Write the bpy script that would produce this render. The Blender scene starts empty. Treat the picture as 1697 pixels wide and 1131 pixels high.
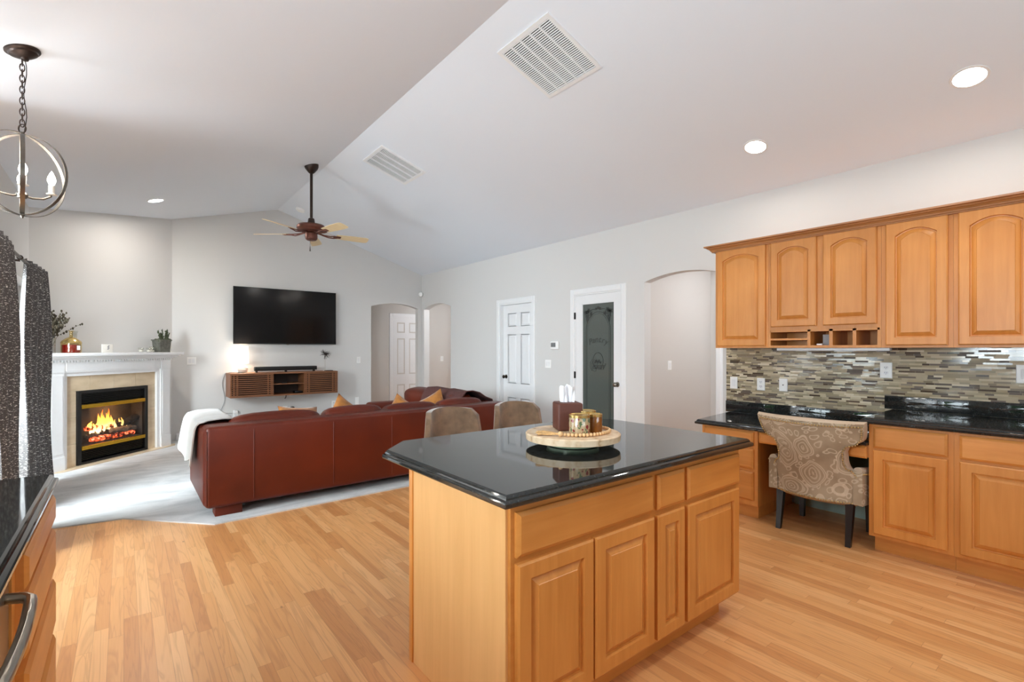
import bpy, bmesh, math, random
from mathutils import Vector, Matrix
random.seed(7)
SC = bpy.context.scene
COL = SC.collection
PI = math.pi

# ------------------------------------------------------------------ camera, world, light, exposure
CAM_H = 1.385
cd = bpy.data.cameras.new('camera')
cd.sensor_width = 36.0
cd.lens = 36.0 * 811.0 / 1697.0
cd.shift_y = 13.5 / 1697.0
cd.clip_start = 0.02
cam = bpy.data.objects.new('camera', cd)
COL.objects.link(cam)
cam.location = (0, 0, CAM_H)
cam.rotation_euler = (PI / 2, 0, -math.radians(38.43))
SC.camera = cam

w = bpy.data.worlds.new('sky')
SC.world = w
w.use_nodes = True
bg = w.node_tree.nodes['Background']
bg.inputs['Color'].default_value = (0.80, 0.90, 1.0, 1)
bg.inputs['Strength'].default_value = 2.0

def area(name, loc, direction, sx, sy, power, color=(1, 1, 1), spread=180):
    l = bpy.data.lights.new(name, 'AREA')
    l.shape = 'RECTANGLE'; l.size = sx; l.size_y = sy
    l.energy = power; l.color = color; l.spread = math.radians(spread)
    o = bpy.data.objects.new(name, l); COL.objects.link(o)
    o.location = loc
    o.rotation_euler = Vector(direction).to_track_quat('-Z', 'Z').to_euler()
    return o
# area lamps standing in for daylight at the windows (each stands outside its window, above eye height)
area('daylight_patio_door', (-1.55, 5.10, 2.05), (0.85, 0.6, -0.20), 1.8, 1.4, 200, (0.86, 0.94, 1.0), 130)
area('daylight_nook_window', (-3.15, 3.55, 1.45), (1, 0.55, -0.15), 1.5, 1.7, 72, (0.82, 0.92, 1.0))
area('daylight_nook_window', (-3.20, 3.45, 1.60), (0.7, 1.0, -0.10), 1.5, 1.4, 130, (0.82, 0.92, 1.0), 130)
area('daylight_sink_window', (-1.25, 1.05, 1.45), (1, 0.55, 0.70), 1.7, 1.0, 120, (0.82, 0.92, 1.0))  # tilted up as fill for the ceiling
area('daylight_back_window', (1.6, -2.95, 1.4), (0.0, 0.30, 1.0), 2.6, 1.6, 58, (0.82, 0.92, 1.0))  # aimed almost straight up as ceiling fill
# the sun stands behind the house and lights only the garden
sl = bpy.data.lights.new('sun', 'SUN'); sl.energy = 5.0; sl.angle = 0.02; sl.color = (1, 0.95, 0.86)
so = bpy.data.objects.new('sun', sl); COL.objects.link(so); so.location = (6, 6, 9)
so.rotation_euler = Vector((-0.62, -0.12, -0.78)).to_track_quat('-Z', 'Y').to_euler()

SC.view_settings.view_transform = 'Standard'
SC.view_settings.look = 'None'
SC.view_settings.gamma = 1.0
SC.view_settings.use_curve_mapping = False
SC.view_settings.exposure = 0.70
SC.cycles.use_denoising = True
SC.cycles.max_bounces = 14
SC.cycles.diffuse_bounces = 8
SC.cycles.glossy_bounces = 5
SC.cycles.transparent_max_bounces = 12
SC.cycles.sample_clamp_indirect = 6.0
SC.cycles.caustics_reflective = False
SC.cycles.caustics_refractive = False

# ------------------------------------------------------------------ materials
def lin(c):
    c /= 255.0
    return c / 12.92 if c <= 0.04045 else ((c + 0.055) / 1.055) ** 2.4
def rgb(r, g, b):
    return (lin(r), lin(g), lin(b), 1)

class NT:
    """small helper round a node tree"""
    def __init__(s, name):
        s.m = bpy.data.materials.new(name); s.m.use_nodes = True
        s.t = s.m.node_tree; s.b = s.t.nodes['Principled BSDF']; s.out = s.t.nodes['Material Output']
    def n(s, typ, **kw):
        nd = s.t.nodes.new('ShaderNode' + typ)
        for k, v in kw.items():
            if k.startswith('p_'):
                setattr(nd, k[2:], v)
        for k, v in kw.items():
            if not k.startswith('p_'):
                key = int(k[1:]) if k[0] == 'i' and k[1:].isdigit() else k.replace('_', ' ')
                s.put(nd.inputs[key], v)
        return nd
    def put(s, sock, v):
        if isinstance(v, bpy.types.NodeSocket): s.t.links.new(v, sock)
        elif isinstance(v, bpy.types.Node): s.t.links.new(v.outputs[0], sock)
        else: sock.default_value = v
    def math(s, op, a, b=0.0, c=0.0):
        nd = s.t.nodes.new('ShaderNodeMath'); nd.operation = op
        for i, v in enumerate((a, b, c)): s.put(nd.inputs[i], v)
        return nd.outputs[0]
    def ramp(s, fac, stops, interp='LINEAR'):
        nd = s.t.nodes.new('ShaderNodeValToRGB'); s.put(nd.inputs[0], fac)
        cr = nd.color_ramp; cr.interpolation = interp
        while len(cr.elements) < len(stops): cr.elements.new(0.5)
        for e, (p, c) in zip(cr.elements, stops): e.position = p; e.color = c
        return nd.outputs[0]
    def mix(s, fac, a, b, mode='MIX'):
        nd = s.t.nodes.new('ShaderNodeMix'); nd.data_type = 'RGBA'; nd.blend_type = mode
        s.put(nd.inputs[0], fac); s.put(nd.inputs[6], a); s.put(nd.inputs[7], b)
        return nd.outputs[2]
    def set(s, **kw):
        for k, v in kw.items(): s.put(s.b.inputs[k.replace('_', ' ')], v)
        return s
    def bump(s, h, strength=0.2, dist=0.01):
        nd = s.n('Bump', Strength=strength, Distance=dist, Height=h)
        s.put(s.b.inputs['Normal'], nd.outputs[0])
        return s
    def obj(s): return s.n('TexCoord').outputs['Object']
    def pos(s): return s.n('NewGeometry').outputs['Position']
    def scale(s, v, sc, loc=(0, 0, 0)):
        return s.n('Mapping', Vector=v, Scale=sc, Location=loc).outputs[0]

def plain(name, c, rough=0.5, metal=0.0, spec=0.5, noise=0.0, nscale=30, bump=0.0, coat=0.0, sheen=0.0):
    k = NT(name)
    k.set(Roughness=rough, Metallic=metal)
    k.b.inputs['Specular IOR Level'].default_value = spec
    if coat: k.set(Coat_Weight=coat, Coat_Roughness=0.1)
    if sheen: k.set(Sheen_Weight=sheen)
    nz = k.n('TexNoise', Vector=k.obj(), Scale=float(nscale), Detail=4.0)
    a = tuple(x * (1 - noise) for x in c[:3]) + (1,); b = tuple(min(1, x * (1 + noise)) for x in c[:3]) + (1,)
    k.set(Base_Color=k.ramp(nz.outputs[0], [(0.3, a), (0.7, b)]))
    if bump: k.bump(nz.outputs[0], bump, 0.004)
    return k.m

def paint(name, c, bump=0.06, rough=0.85):
    k = NT(name); k.set(Roughness=rough)
    k.b.inputs['Specular IOR Level'].default_value = 0.3
    p = k.pos()
    nz = k.n('TexNoise', Vector=p, Scale=90.0, Detail=3.0)
    big = k.n('TexNoise', Vector=p, Scale=0.8, Detail=1.0)
    a = tuple(x * 0.985 for x in c[:3]) + (1,)
    k.set(Base_Color=k.ramp(big.outputs[0], [(0.3, a), (0.7, c)]))
    k.bump(nz.outputs[0], bump, 0.003)
    return k.m

def maple(name, axis, c0, c1, rough=0.38):
    k = NT(name)
    o = k.obj()
    sc = [22, 22, 22]; sc[axis] = 1.6
    info = k.n('ObjectInfo').outputs['Random']
    off = k.n('CombineXYZ', X=k.math('MULTIPLY', info, 31.0), Y=k.math('MULTIPLY', info, 17.0), Z=k.math('MULTIPLY', info, 9.0))
    vv = k.n('VectorMath', p_operation='ADD', i0=o, i1=off.outputs[0]).outputs[0]
    g = k.n('TexNoise', Vector=k.scale(vv, tuple(sc)), Scale=1.0, Detail=5.0, Roughness=0.6, Distortion=0.6)
    blot = k.n('TexNoise', Vector=k.scale(vv, (3, 3, 2)), Scale=1.0, Detail=2.0)
    f = k.math('ADD', k.math('MULTIPLY', g.outputs[0], 0.55), k.math('MULTIPLY', blot.outputs[0], 0.45))
    base = k.ramp(f, [(0.32, c0), (0.66, c1)])
    tint = k.math('MULTIPLY_ADD', info, 0.14, 0.93)
    base = k.mix(1.0, base, k.n('CombineColor', Red=tint, Green=tint, Blue=tint).outputs[0], 'MULTIPLY')
    k.set(Base_Color=base, Roughness=rough)
    k.bump(g.outputs[0], 0.03, 0.002)
    return k.m

MAP0, MAP1 = (0.52, 0.190, 0.033, 1), (0.67, 0.285, 0.066, 1)
M = {}
M['maple_v'] = maple('maple_upright_grain', 2, MAP0, MAP1)
M['maple_x'] = maple('maple_grain_across_x', 0, MAP0, MAP1)
M['maple_y'] = maple('maple_grain_across_y', 1, MAP0, MAP1)
M['maple_pale'] = maple('maple_pale_panel', 2, (0.62, 0.325, 0.110, 1), (0.72, 0.405, 0.155, 1))
M['maple_dark'] = maple('maple_crown', 1, (0.34, 0.135, 0.04, 1), (0.46, 0.20, 0.07, 1))
M['walnut'] = maple('walnut', 0, (0.17, 0.066, 0.027, 1), (0.29, 0.118, 0.05, 1), 0.45)
M['walnut_dark'] = maple('walnut_dark_inside', 0, (0.022, 0.009, 0.005, 1), (0.04, 0.016, 0.008, 1), 0.6)

M['wall'] = paint('wall_paint_warm_grey', rgb(211, 210, 208))
M['ceil'] = paint('ceiling_paint_white', rgb(226, 232, 240), 0.04)
M['hall'] = paint('hall_paint_grey', rgb(206, 202, 197))
M['trim'] = plain('white_trim_paint', rgb(230, 231, 232), 0.4, noise=0.01)
M['door'] = plain('white_door_paint', rgb(228, 229, 230), 0.42, noise=0.01)
M['white_plastic'] = plain('white_plastic', rgb(240, 240, 238), 0.35, noise=0.01)
M['grey_plastic'] = plain('grey_plastic', rgb(120, 122, 122), 0.4, noise=0.03)
M['teal'] = paint('shaded_green_paint', rgb(108, 128, 116))  # grey kneehole wall with green-tinted shade put into its colour
M['pale_teal'] = paint('pale_green_paint', rgb(160, 182, 172))  # white kneehole baseboard with green-tinted shade put into its colour
M['black'] = plain('black_metal', rgb(24, 22, 21), 0.45, 0.2, noise=0.1)
M['black_gloss'] = plain('black_gloss', rgb(12, 12, 13), 0.18, noise=0.1)
M['screen'] = plain('dark_screen', rgb(15, 15, 16), 0.12, spec=0.22, noise=0.02)
M['bronze'] = plain('oil_rubbed_bronze', rgb(62, 50, 45), 0.38, 0.75, noise=0.15)
M['pewter'] = plain('brushed_pewter', rgb(120, 113, 104), 0.33, 0.9, noise=0.1)
M['steel'] = plain('brushed_steel', rgb(170, 162, 150), 0.28, 0.95, noise=0.05)
M['brass'] = plain('polished_brass', rgb(205, 160, 50), 0.22, 0.9, noise=0.05)
M['copper_fan'] = plain('antique_copper', rgb(104, 62, 50), 0.38, 0.55, noise=0.15)
M['fan_blade'] = maple('pale_maple_blade', 0, rgb(214, 190, 145), rgb(228, 206, 165), 0.4)
M['knob'] = plain('dark_bronze_knob', rgb(66, 58, 50), 0.25, 0.85, noise=0.1)
M['white_cloth'] = plain('white_cotton_throw', rgb(194, 192, 188), 0.95, noise=0.05, nscale=160, bump=0.35, sheen=0.3)
M['tissue'] = plain('white_tissue', rgb(245, 245, 247), 0.9, noise=0.01)
M['mustard'] = plain('mustard_velvet', rgb(158, 98, 26), 0.8, noise=0.25, nscale=14, bump=0.1, sheen=0.5)
M['brown_throw'] = plain('brown_knit_throw', rgb(82, 48, 44), 0.95, noise=0.2, nscale=60, bump=0.3)
M['suede'] = plain('brown_suede', rgb(122, 96, 72), 0.85, noise=0.34, nscale=15, bump=0.06, sheen=0.5)
M['dark_wood'] = plain('espresso_wood', rgb(22, 16, 14), 0.35, noise=0.2)
M['taupe'] = plain('taupe_cloth', rgb(190, 172, 150), 0.9, noise=0.05, nscale=200, bump=0.1)
M['nail'] = plain('brass_nailhead', rgb(196, 168, 118), 0.28, 0.85, noise=0.05)
M['leather_box'] = plain('brown_leatherette', rgb(92, 48, 34), 0.55, noise=0.08, nscale=90, bump=0.05)
M['bead'] = plain('pale_wooden_bead', rgb(226, 184, 132), 0.5, noise=0.12, nscale=60)
M['jute'] = plain('jute_tassel', rgb(206, 164, 110), 0.9, noise=0.2, nscale=120, bump=0.2)
M['ceramic'] = plain('white_ceramic', rgb(226, 222, 214), 0.3, noise=0.02)
M['green_glaze'] = plain('green_glaze', rgb(158, 178, 146), 0.3, noise=0.1)
M['zinc'] = plain('weathered_zinc', rgb(92, 92, 84), 0.6, 0.3, noise=0.35, nscale=25)
M['leaf'] = plain('dark_leaf', rgb(58, 66, 40), 0.6, noise=0.35, nscale=20)
M['dry_leaf'] = plain('dried_flower', rgb(70, 62, 46), 0.8, noise=0.4, nscale=40)
M['ruby'] = plain('ruby_wax', rgb(110, 18, 24), 0.25, noise=0.1)
M['amber'] = plain('amber_glass', rgb(128, 74, 24), 0.08, noise=0.15, coat=0.6)
M['gold'] = plain('gold_lid', rgb(206, 176, 112), 0.25, 0.85, noise=0.05)
M['paper'] = plain('white_paper', rgb(240, 238, 232), 0.8, noise=0.02)
M['grey_paper'] = plain('grey_card', rgb(158, 158, 160), 0.7, noise=0.03)
M['lawn'] = plain('lawn_green', rgb(70, 120, 40), 0.9, noise=0.4, nscale=8)
M['hedge'] = plain('hedge_green', rgb(54, 108, 46), 0.8, noise=0.7, nscale=5, bump=0.5)
M['concrete'] = plain('patio_concrete', rgb(170, 168, 162), 0.9, noise=0.08)
M['hearth_log'] = plain('charred_log', rgb(110, 95, 82), 0.9, noise=0.7, nscale=18, bump=0.6)
M['firebox_lining'] = plain('sooty_grey_lining', rgb(58, 56, 54), 0.9, noise=0.3, nscale=12)
M['char'] = plain('burnt_black_log', rgb(24, 20, 18), 0.95, noise=0.5, nscale=18, bump=0.6)
M['etch'] = plain('dark_etching', rgb(36, 40, 37), 0.5, noise=0.1)

def emis(name, c, strength):
    k = NT(name); k.set(Base_Color=c, Emission_Color=c, Emission_Strength=strength)
    return k.m
M['lamp_on'] = emis('lit_lens', (1, 0.97, 0.92, 1), 14)
M['bulb_on'] = emis('lit_bulb', (1, 0.93, 0.82, 1), 26)
M['shade_on'] = emis('lit_lamp_shade', (1, 0.93, 0.84, 1), 2.6)
M['glow_strip'] = plain('white_light_bar', rgb(222, 226, 230), 0.4, noise=0.01)

def glassy(name, tint, gloss_rough=0.02, base=0.06):
    k = NT(name); k.t.nodes.remove(k.b)
    tr = k.n('BsdfTransparent', Color=tint); gl = k.n('BsdfGlossy', Color=(1, 1, 1, 1), Roughness=gloss_rough)
    lw = k.n('LayerWeight', Blend=0.5)
    fac = k.math('MINIMUM', 0.9, k.math('MULTIPLY_ADD', k.math('POWER', lw.outputs['Facing'], 4.0), 0.7, base * 0.5))
    mx = k.n('MixShader', Fac=fac)
    k.t.links.new(tr.outputs[0], mx.inputs[1]); k.t.links.new(gl.outputs[0], mx.inputs[2])
    k.t.links.new(mx.outputs[0], k.out.inputs[0])
    return k.m
M['glass'] = glassy('clear_glass', (0.97, 0.98, 0.98, 1))
M['fire_glass'] = glassy('firebox_glass', (0.92, 0.92, 0.92, 1), 0.01, 0.03)
M['jar_glass'] = glassy('amber_tint_glass', (0.93, 0.80, 0.52, 1), 0.03, 0.10)
M['vase_glass'] = glassy('clear_vase_glass', (0.93, 0.93, 0.91, 1), 0.03, 0.08)

def granite():
    k = NT('black_granite'); o = k.pos()
    v = k.n('TexVoronoi', Vector=o, Scale=170.0)
    n = k.n('TexNoise', Vector=o, Scale=60.0, Detail=6.0, Roughness=0.7)
    f = k.math('MULTIPLY', v.outputs['Distance'], n.outputs[0])
    c = k.ramp(f, [(0.10, (0.012, 0.013, 0.013, 1)), (0.34, (0.016, 0.018, 0.017, 1)), (0.55, (0.05, 0.056, 0.052, 1))])
    k.set(Base_Color=c, Roughness=0.045)
    k.b.inputs['Specular IOR Level'].default_value = 0.62
    return k.m
M['granite'] = granite()

def wood_floor():
    k = NT('oak_strip_floor'); p = k.n('SeparateXYZ', Vector=k.pos())
    x, y = p.outputs[0], p.outputs[1]
    rw = 0.057
    row = k.math('FLOOR', k.math('DIVIDE', x, rw))
    r1 = k.n('TexWhiteNoise', p_noise_dimensions='1D', W=row).outputs['Value']
    r2 = k.n('TexWhiteNoise', p_noise_dimensions='1D', W=k.math('ADD', row, 77.3)).outputs['Value']
    ln = k.math('MULTIPLY_ADD', r2, 0.7, 0.6)
    yy = k.math('ADD', k.math('DIVIDE', y, ln), k.math('MULTIPLY', r1, 13.0))
    brd = k.math('FLOOR', yy)
    idv = k.n('CombineXYZ', X=row, Y=brd, Z=3.0)
    wn = k.n('TexWhiteNoise', p_noise_dimensions='3D', Vector=idv.outputs[0])
    rnd = wn.outputs['Value']
    tone = k.ramp(rnd, [(0.0, (0.53, 0.225, 0.075, 1)), (0.2, (0.65, 0.305, 0.11, 1)), (0.55, (0.73, 0.375, 0.145, 1)), (0.85, (0.79, 0.43, 0.18, 1)), (1.0, (0.84, 0.49, 0.22, 1))])
    # grain: rings stretched along the board, different on every board
    offs = k.n('CombineXYZ', X=k.math('MULTIPLY', rnd, 40.0), Y=k.math('MULTIPLY', rnd, 90.0), Z=k.math('MULTIPLY', rnd, 11.0))
    gv = k.n('VectorMath', p_operation='ADD', i0=k.scale(k.pos(), (10, 0.65, 1)), i1=offs.outputs[0]).outputs[0]
    big = k.n('TexNoise', Vector=gv, Scale=1.0, Detail=3.0, Roughness=0.55, Distortion=1.0)
    rings = k.math('SINE', k.math('MULTIPLY', big.outputs[0], 52.0))
    rings = k.math('POWER', k.math('MULTIPLY_ADD', rings, 0.5, 0.5), 5.0)
    fine = k.n('TexNoise', Vector=k.scale(k.pos(), (190, 5, 1)), Scale=1.0, Detail=3.0)
    cloud = k.n('TexNoise', Vector=k.scale(gv, (0.5, 2.2, 1)), Scale=1.0, Detail=3.0)
    tone = k.mix(k.math('MULTIPLY', cloud.outputs[0], 0.42), tone, (0.80, 0.40, 0.145, 1))
    knot = k.n('TexVoronoi', Vector=k.scale(k.pos(), (4.0, 2.2, 1)), Scale=1.0)
    kn = k.math('LESS_THAN', k.math('ADD', knot.outputs['Distance'], k.math('MULTIPLY', fine.outputs[0], 0.03)), 0.045)
    tone = k.mix(k.math('MULTIPLY', kn, 0.6), tone, (0.25, 0.10, 0.035, 1))
    dark = k.math('ADD', k.math('MULTIPLY', rings, 0.25), k.math('MULTIPLY', fine.outputs[0], 0.22))
    c = k.mix(dark, tone, (0.36, 0.14, 0.05, 1))
    fx = k.math('FRACT', k.math('DIVIDE', x, rw)); fy = k.math('FRACT', yy)
    ex = k.math('LESS_THAN', k.math('MINIMUM', fx, k.math('SUBTRACT', 1.0, fx)), 0.018)
    ey = k.math('LESS_THAN', k.math('MULTIPLY', k.math('MINIMUM', fy, k.math('SUBTRACT', 1.0, fy)), ln), 0.0012)
    seam = k.math('MAXIMUM', ex, ey)
    c = k.mix(k.math('MULTIPLY', seam, 0.32), c, (0.20, 0.075, 0.025, 1))
    k.set(Base_Color=c, Roughness=k.math('MULTIPLY_ADD', fine.outputs[0], 0.12, 0.26))
    k.bump(k.math('SUBTRACT', k.math('MULTIPLY', rings, 0.08), seam), 0.12, 0.002)
    return k.m
M['floor'] = wood_floor()

def carpet():
    k = NT('pale_grey_carpet'); p = k.pos()
    pile = k.n('TexNoise', Vector=p, Scale=260.0, Detail=3.0)
    brush = k.n('TexNoise', Vector=k.scale(p, (1.6, 3.6, 1)), Scale=1.3, Detail=4.0, Roughness=0.55, Distortion=0.8)
    f = k.math('ADD', k.math('MULTIPLY', pile.outputs[0], 0.35), k.math('MULTIPLY', brush.outputs[0], 0.65))
    k.set(Base_Color=k.ramp(f, [(0.32, rgb(158, 160, 161)), (0.5, rgb(196, 197, 197)), (0.66, rgb(216, 216, 215))]), Roughness=0.95)
    k.b.inputs['Specular IOR Level'].default_value = 0.1
    k.set(Sheen_Weight=0.3)
    k.bump(pile.outputs[0], 0.6, 0.01)
    return k.m
M['carpet'] = carpet()

def mosaic():
    k = NT('linear_glass_mosaic'); p = k.n('SeparateXYZ', Vector=k.pos())
    y, z = p.outputs[1], p.outputs[2]
    rh = 0.0145
    row = k.math('FLOOR', k.math('DIVIDE', z, rh))
    r1 = k.n('TexWhiteNoise', p_noise_dimensions='1D', W=row).outputs['Value']
    yy = k.math('ADD', k.math('DIVIDE', y, 0.15), k.math('MULTIPLY', r1, 17.0))
    cell = k.math('FLOOR', yy)
    fr = k.math('FRACT', yy)
    h = k.n('TexWhiteNoise', p_noise_dimensions='3D', Vector=k.n('CombineXYZ', X=row, Y=cell, Z=1.0).outputs[0]).outputs['Value']
    cut = k.math('MULTIPLY_ADD', h, 0.55, 0.22)
    side = k.math('GREATER_THAN', fr, cut)
    idv = k.n('CombineXYZ', X=row, Y=k.math('ADD', cell, k.math('MULTIPLY', side, 0.5)), Z=5.0)
    rnd = k.n('TexWhiteNoise', p_noise_dimensions='3D', Vector=idv.outputs[0]).outputs['Value']
    tone = k.ramp(rnd, [(0.0, rgb(70, 54, 44)), (0.13, rgb(98, 82, 70)), (0.24, rgb(140, 126, 104)), (0.38, rgb(160, 148, 120)), (0.60, rgb(182, 165, 134)), (0.78, rgb(206, 190, 158)), (0.92, rgb(226, 212, 184))], 'CONSTANT')
    vein = k.n('TexNoise', Vector=k.scale(k.pos(), (30, 30, 90)), Scale=1.0, Detail=4.0)
    tone = k.mix(k.math('MULTIPLY', vein.outputs[0], 0.3), tone, rgb(96, 84, 66))
    fz = k.math('FRACT', k.math('DIVIDE', z, rh))
    gz = k.math('LESS_THAN', k.math('MINIMUM', fz, k.math('SUBTRACT', 1.0, fz)), 0.05)
    gy = k.math('LESS_THAN', k.math('MINIMUM', k.math('MINIMUM', fr, k.math('SUBTRACT', 1.0, fr)), k.math('ABSOLUTE', k.math('SUBTRACT', fr, cut))), 0.006)
    grout = k.math('MAXIMUM', gz, gy)
    c = k.mix(k.math('MULTIPLY', grout, 0.8), tone, rgb(172, 158, 132))
    gl = k.n('TexWhiteNoise', p_noise_dimensions='3D', Vector=k.n('VectorMath', p_operation='ADD', i0=idv.outputs[0], i1=(9, 4, 2)).outputs[0]).outputs['Value']
    k.set(Base_Color=c, Roughness=k.math('ADD', k.math('MULTIPLY', k.math('GREATER_THAN', gl, 0.5), 0.38), 0.10))
    k.bump(k.math('SUBTRACT', 1.0, grout), 0.25, 0.002)
    return k.m
M['mosaic'] = mosaic()

def leather():
    k = NT('cognac_leather'); o = k.obj()
    big = k.n('TexNoise', Vector=o, Scale=2.2, Detail=3.0)
    pore = k.n('TexVoronoi', Vector=o, Scale=240.0)
    wr = k.n('TexNoise', Vector=k.scale(o, (5, 5, 2)), Scale=2.0, Detail=6.0, Roughness=0.6)
    k.set(Base_Color=k.ramp(big.outputs[0], [(0.3, rgb(76, 21, 4)), (0.7, rgb(98, 32, 9))]), Roughness=0.42)
    k.b.inputs['Specular IOR Level'].default_value = 0.38
    k.bump(k.math('ADD', k.math('MULTIPLY', pore.outputs[0], 0.4), wr.outputs[0]), 0.12, 0.006)
    return k.m
M['leather'] = leather()

def curtain_cloth():
    k = NT('charcoal_flecked_cloth'); p = k.n('TexCoord').outputs['UV']
    fl = k.n('TexNoise', Vector=k.scale(p, (34, 120, 1)), Scale=1.0, Detail=2.0, Roughness=0.7)
    wv = k.n('TexNoise', Vector=k.scale(p, (300, 300, 1)), Scale=1.0, Detail=2.0)
    base = k.ramp(wv.outputs[0], [(0.35, rgb(62, 61, 62)), (0.65, rgb(106, 104, 103))])
    c = k.mix(k.ramp(fl.outputs[0], [(0.585, (0, 0, 0, 1)), (0.635, (1, 1, 1, 1))]), base, rgb(226, 224, 220))
    k.set(Base_Color=c, Roughness=0.9); k.bump(wv.outputs[0], 0.3, 0.003)
    return k.m
M['curtain'] = curtain_cloth()

def paisley():
    k = NT('paisley_upholstery'); o = k.obj()
    d = k.n('TexNoise', Vector=o, Scale=4.0, Detail=2.0)
    wob = k.n('VectorMath', p_operation='MULTIPLY_ADD', i0=d.outputs['Color'], i1=(0.20, 0.20, 0.20), i2=o).outputs[0]
    flat = k.scale(wob, (0.35, 1, 1))
    v = k.n('TexVoronoi', Vector=flat, Scale=5.2, Randomness=0.75)
    dist = v.outputs['Distance']
    inside = k.math('LESS_THAN', dist, 0.40)                       # round paisley medallions
    ring = k.math('SINE', k.math('MULTIPLY', dist, 58.0))
    rings = k.math('MULTIPLY', k.math('GREATER_THAN', ring, 0.25), inside)
    v2 = k.n('TexVoronoi', Vector=flat, Scale=19.0, Randomness=1.0)
    petal = k.math('MULTIPLY', k.math('LESS_THAN', k.math('ABSOLUTE', k.math('SUBTRACT', v2.outputs['Distance'], 0.34)), 0.07), k.math('SUBTRACT', 1.0, inside))
    edge = k.math('LESS_THAN', k.math('ABSOLUTE', k.math('SUBTRACT', dist, 0.42)), 0.022)
    blot = k.n('TexNoise', Vector=o, Scale=7.0, Detail=3.0)
    c = k.ramp(blot.outputs[0], [(0.35, rgb(150, 132, 108)), (0.65, rgb(170, 153, 128))])
    light = k.math('MINIMUM', 1.0, k.math('ADD', k.math('MULTIPLY', rings, 0.62), k.math('ADD', k.math('MULTIPLY', petal, 0.7), k.math('MULTIPLY', edge, 0.8))))
    c = k.mix(light, c, rgb(202, 188, 164))
    dots = k.math('MULTIPLY', k.math('LESS_THAN', k.n('TexVoronoi', Vector=flat, Scale=40.0).outputs['Distance'], 0.20), k.math('LESS_THAN', dist, 0.22))
    c = k.mix(k.math('MULTIPLY', dots, 0.6), c, rgb(104, 86, 66))
    wv = k.n('TexNoise', Vector=o, Scale=300.0)
    k.set(Base_Color=c, Roughness=0.85); k.bump(wv.outputs[0], 0.15, 0.002)
    return k.m
M['paisley'] = paisley()

def stone_tile():
    k = NT('travertine_tile'); o = k.obj()
    n = k.n('TexNoise', Vector=k.scale(o, (3, 3, 9)), Scale=1.0, Detail=6.0, Roughness=0.6)
    k.set(Base_Color=k.ramp(n.outputs[0], [(0.3, rgb(196, 174, 142)), (0.7, rgb(222, 203, 174))]), Roughness=0.35)
    return k.m
M['tile'] = stone_tile()

def mango_board():
    k = NT('pale_inlaid_board'); o = k.obj()
    v = k.n('TexVoronoi', Vector=k.scale(o, (1, 1, 0.3)), Scale=24.0)
    n = k.n('TexNoise', Vector=o, Scale=60.0, Detail=5.0)
    f = k.math('ADD', k.math('MULTIPLY', v.outputs['Distance'], 0.6), k.math('MULTIPLY', n.outputs[0], 0.6))
    k.set(Base_Color=k.ramp(f, [(0.3, rgb(168, 128, 92)), (0.45, rgb(214, 184, 146)), (0.7, rgb(228, 204, 172))]), Roughness=0.5)
    return k.m
M['board'] = mango_board()

def printed_jar():
    k = NT('printed_candle_wrap'); o = k.obj()
    v = k.n('TexVoronoi', Vector=o, Scale=52.0)
    n = k.n('TexNoise', Vector=o, Scale=34.0, Detail=2.0)
    red = k.math('MULTIPLY', k.math('LESS_THAN', v.outputs['Distance'], 0.46), k.math('GREATER_THAN', n.outputs[0], 0.53))
    grn = k.math('MULTIPLY', k.math('LESS_THAN', v.outputs['Distance'], 0.50), k.math('LESS_THAN', n.outputs[0], 0.47))
    c = k.mix(red, rgb(176, 152, 116), rgb(128, 44, 44)); c = k.mix(grn, c, rgb(84, 104, 70))
    k.set(Base_Color=c, Roughness=0.15); k.set(Coat_Weight=0.5)
    return k.m
M['printed'] = printed_jar()

def frosted():
    k = NT('frosted_grey_glass'); p = k.pos()
    n = k.n('TexNoise', Vector=p, Scale=400.0)
    k.set(Base_Color=k.ramp(n.outputs[0], [(0.3, rgb(76, 83, 79)), (0.7, rgb(86, 93, 89))]), Roughness=0.22)
    return k.m
M['frosted'] = frosted()

def flame():
    k = NT('flame'); z = k.n('SeparateXYZ', Vector=k.obj()).outputs[2]
    n = k.n('TexNoise', Vector=k.obj(), Scale=14.0, Detail=3.0)
    f = k.math('ADD', k.math('MULTIPLY', z, 3.0), k.math('MULTIPLY', n.outputs[0], 0.35))
    c = k.ramp(f, [(0.15, (1.0, 0.75, 0.35, 1)), (0.55, (1.0, 0.40, 0.06, 1)), (1.0, (0.7, 0.10, 0.01, 1))])
    em = k.n('Emission', Color=c, Strength=3.2); tr = k.n('BsdfTransparent', Color=(1, 1, 1, 1))
    mx = k.n('MixShader', Fac=k.ramp(n.outputs[0], [(0.36, (0.25, 0.25, 0.25, 1)), (0.55, (0.95, 0.95, 0.95, 1))]))
    k.t.links.new(tr.outputs[0], mx.inputs[1]); k.t.links.new(em.outputs[0], mx.inputs[2])
    k.t.links.new(mx.outputs[0], k.out.inputs[0])
    return k.m
M['flame'] = flame()
def ember():
    k = NT('glowing_embers'); n = k.n('TexNoise', Vector=k.obj(), Scale=26.0, Detail=4.0)
    k.set(Base_Color=rgb(60, 40, 34), Emission_Color=k.ramp(n.outputs[0], [(0.45, (0.02, 0.0, 0.0, 1)), (0.6, (1.0, 0.12, 0.03, 1)), (0.72, (1.0, 0.6, 0.4, 1))]), Emission_Strength=1.6, Roughness=0.9)
    return k.m
M['ember'] = ember()

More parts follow.
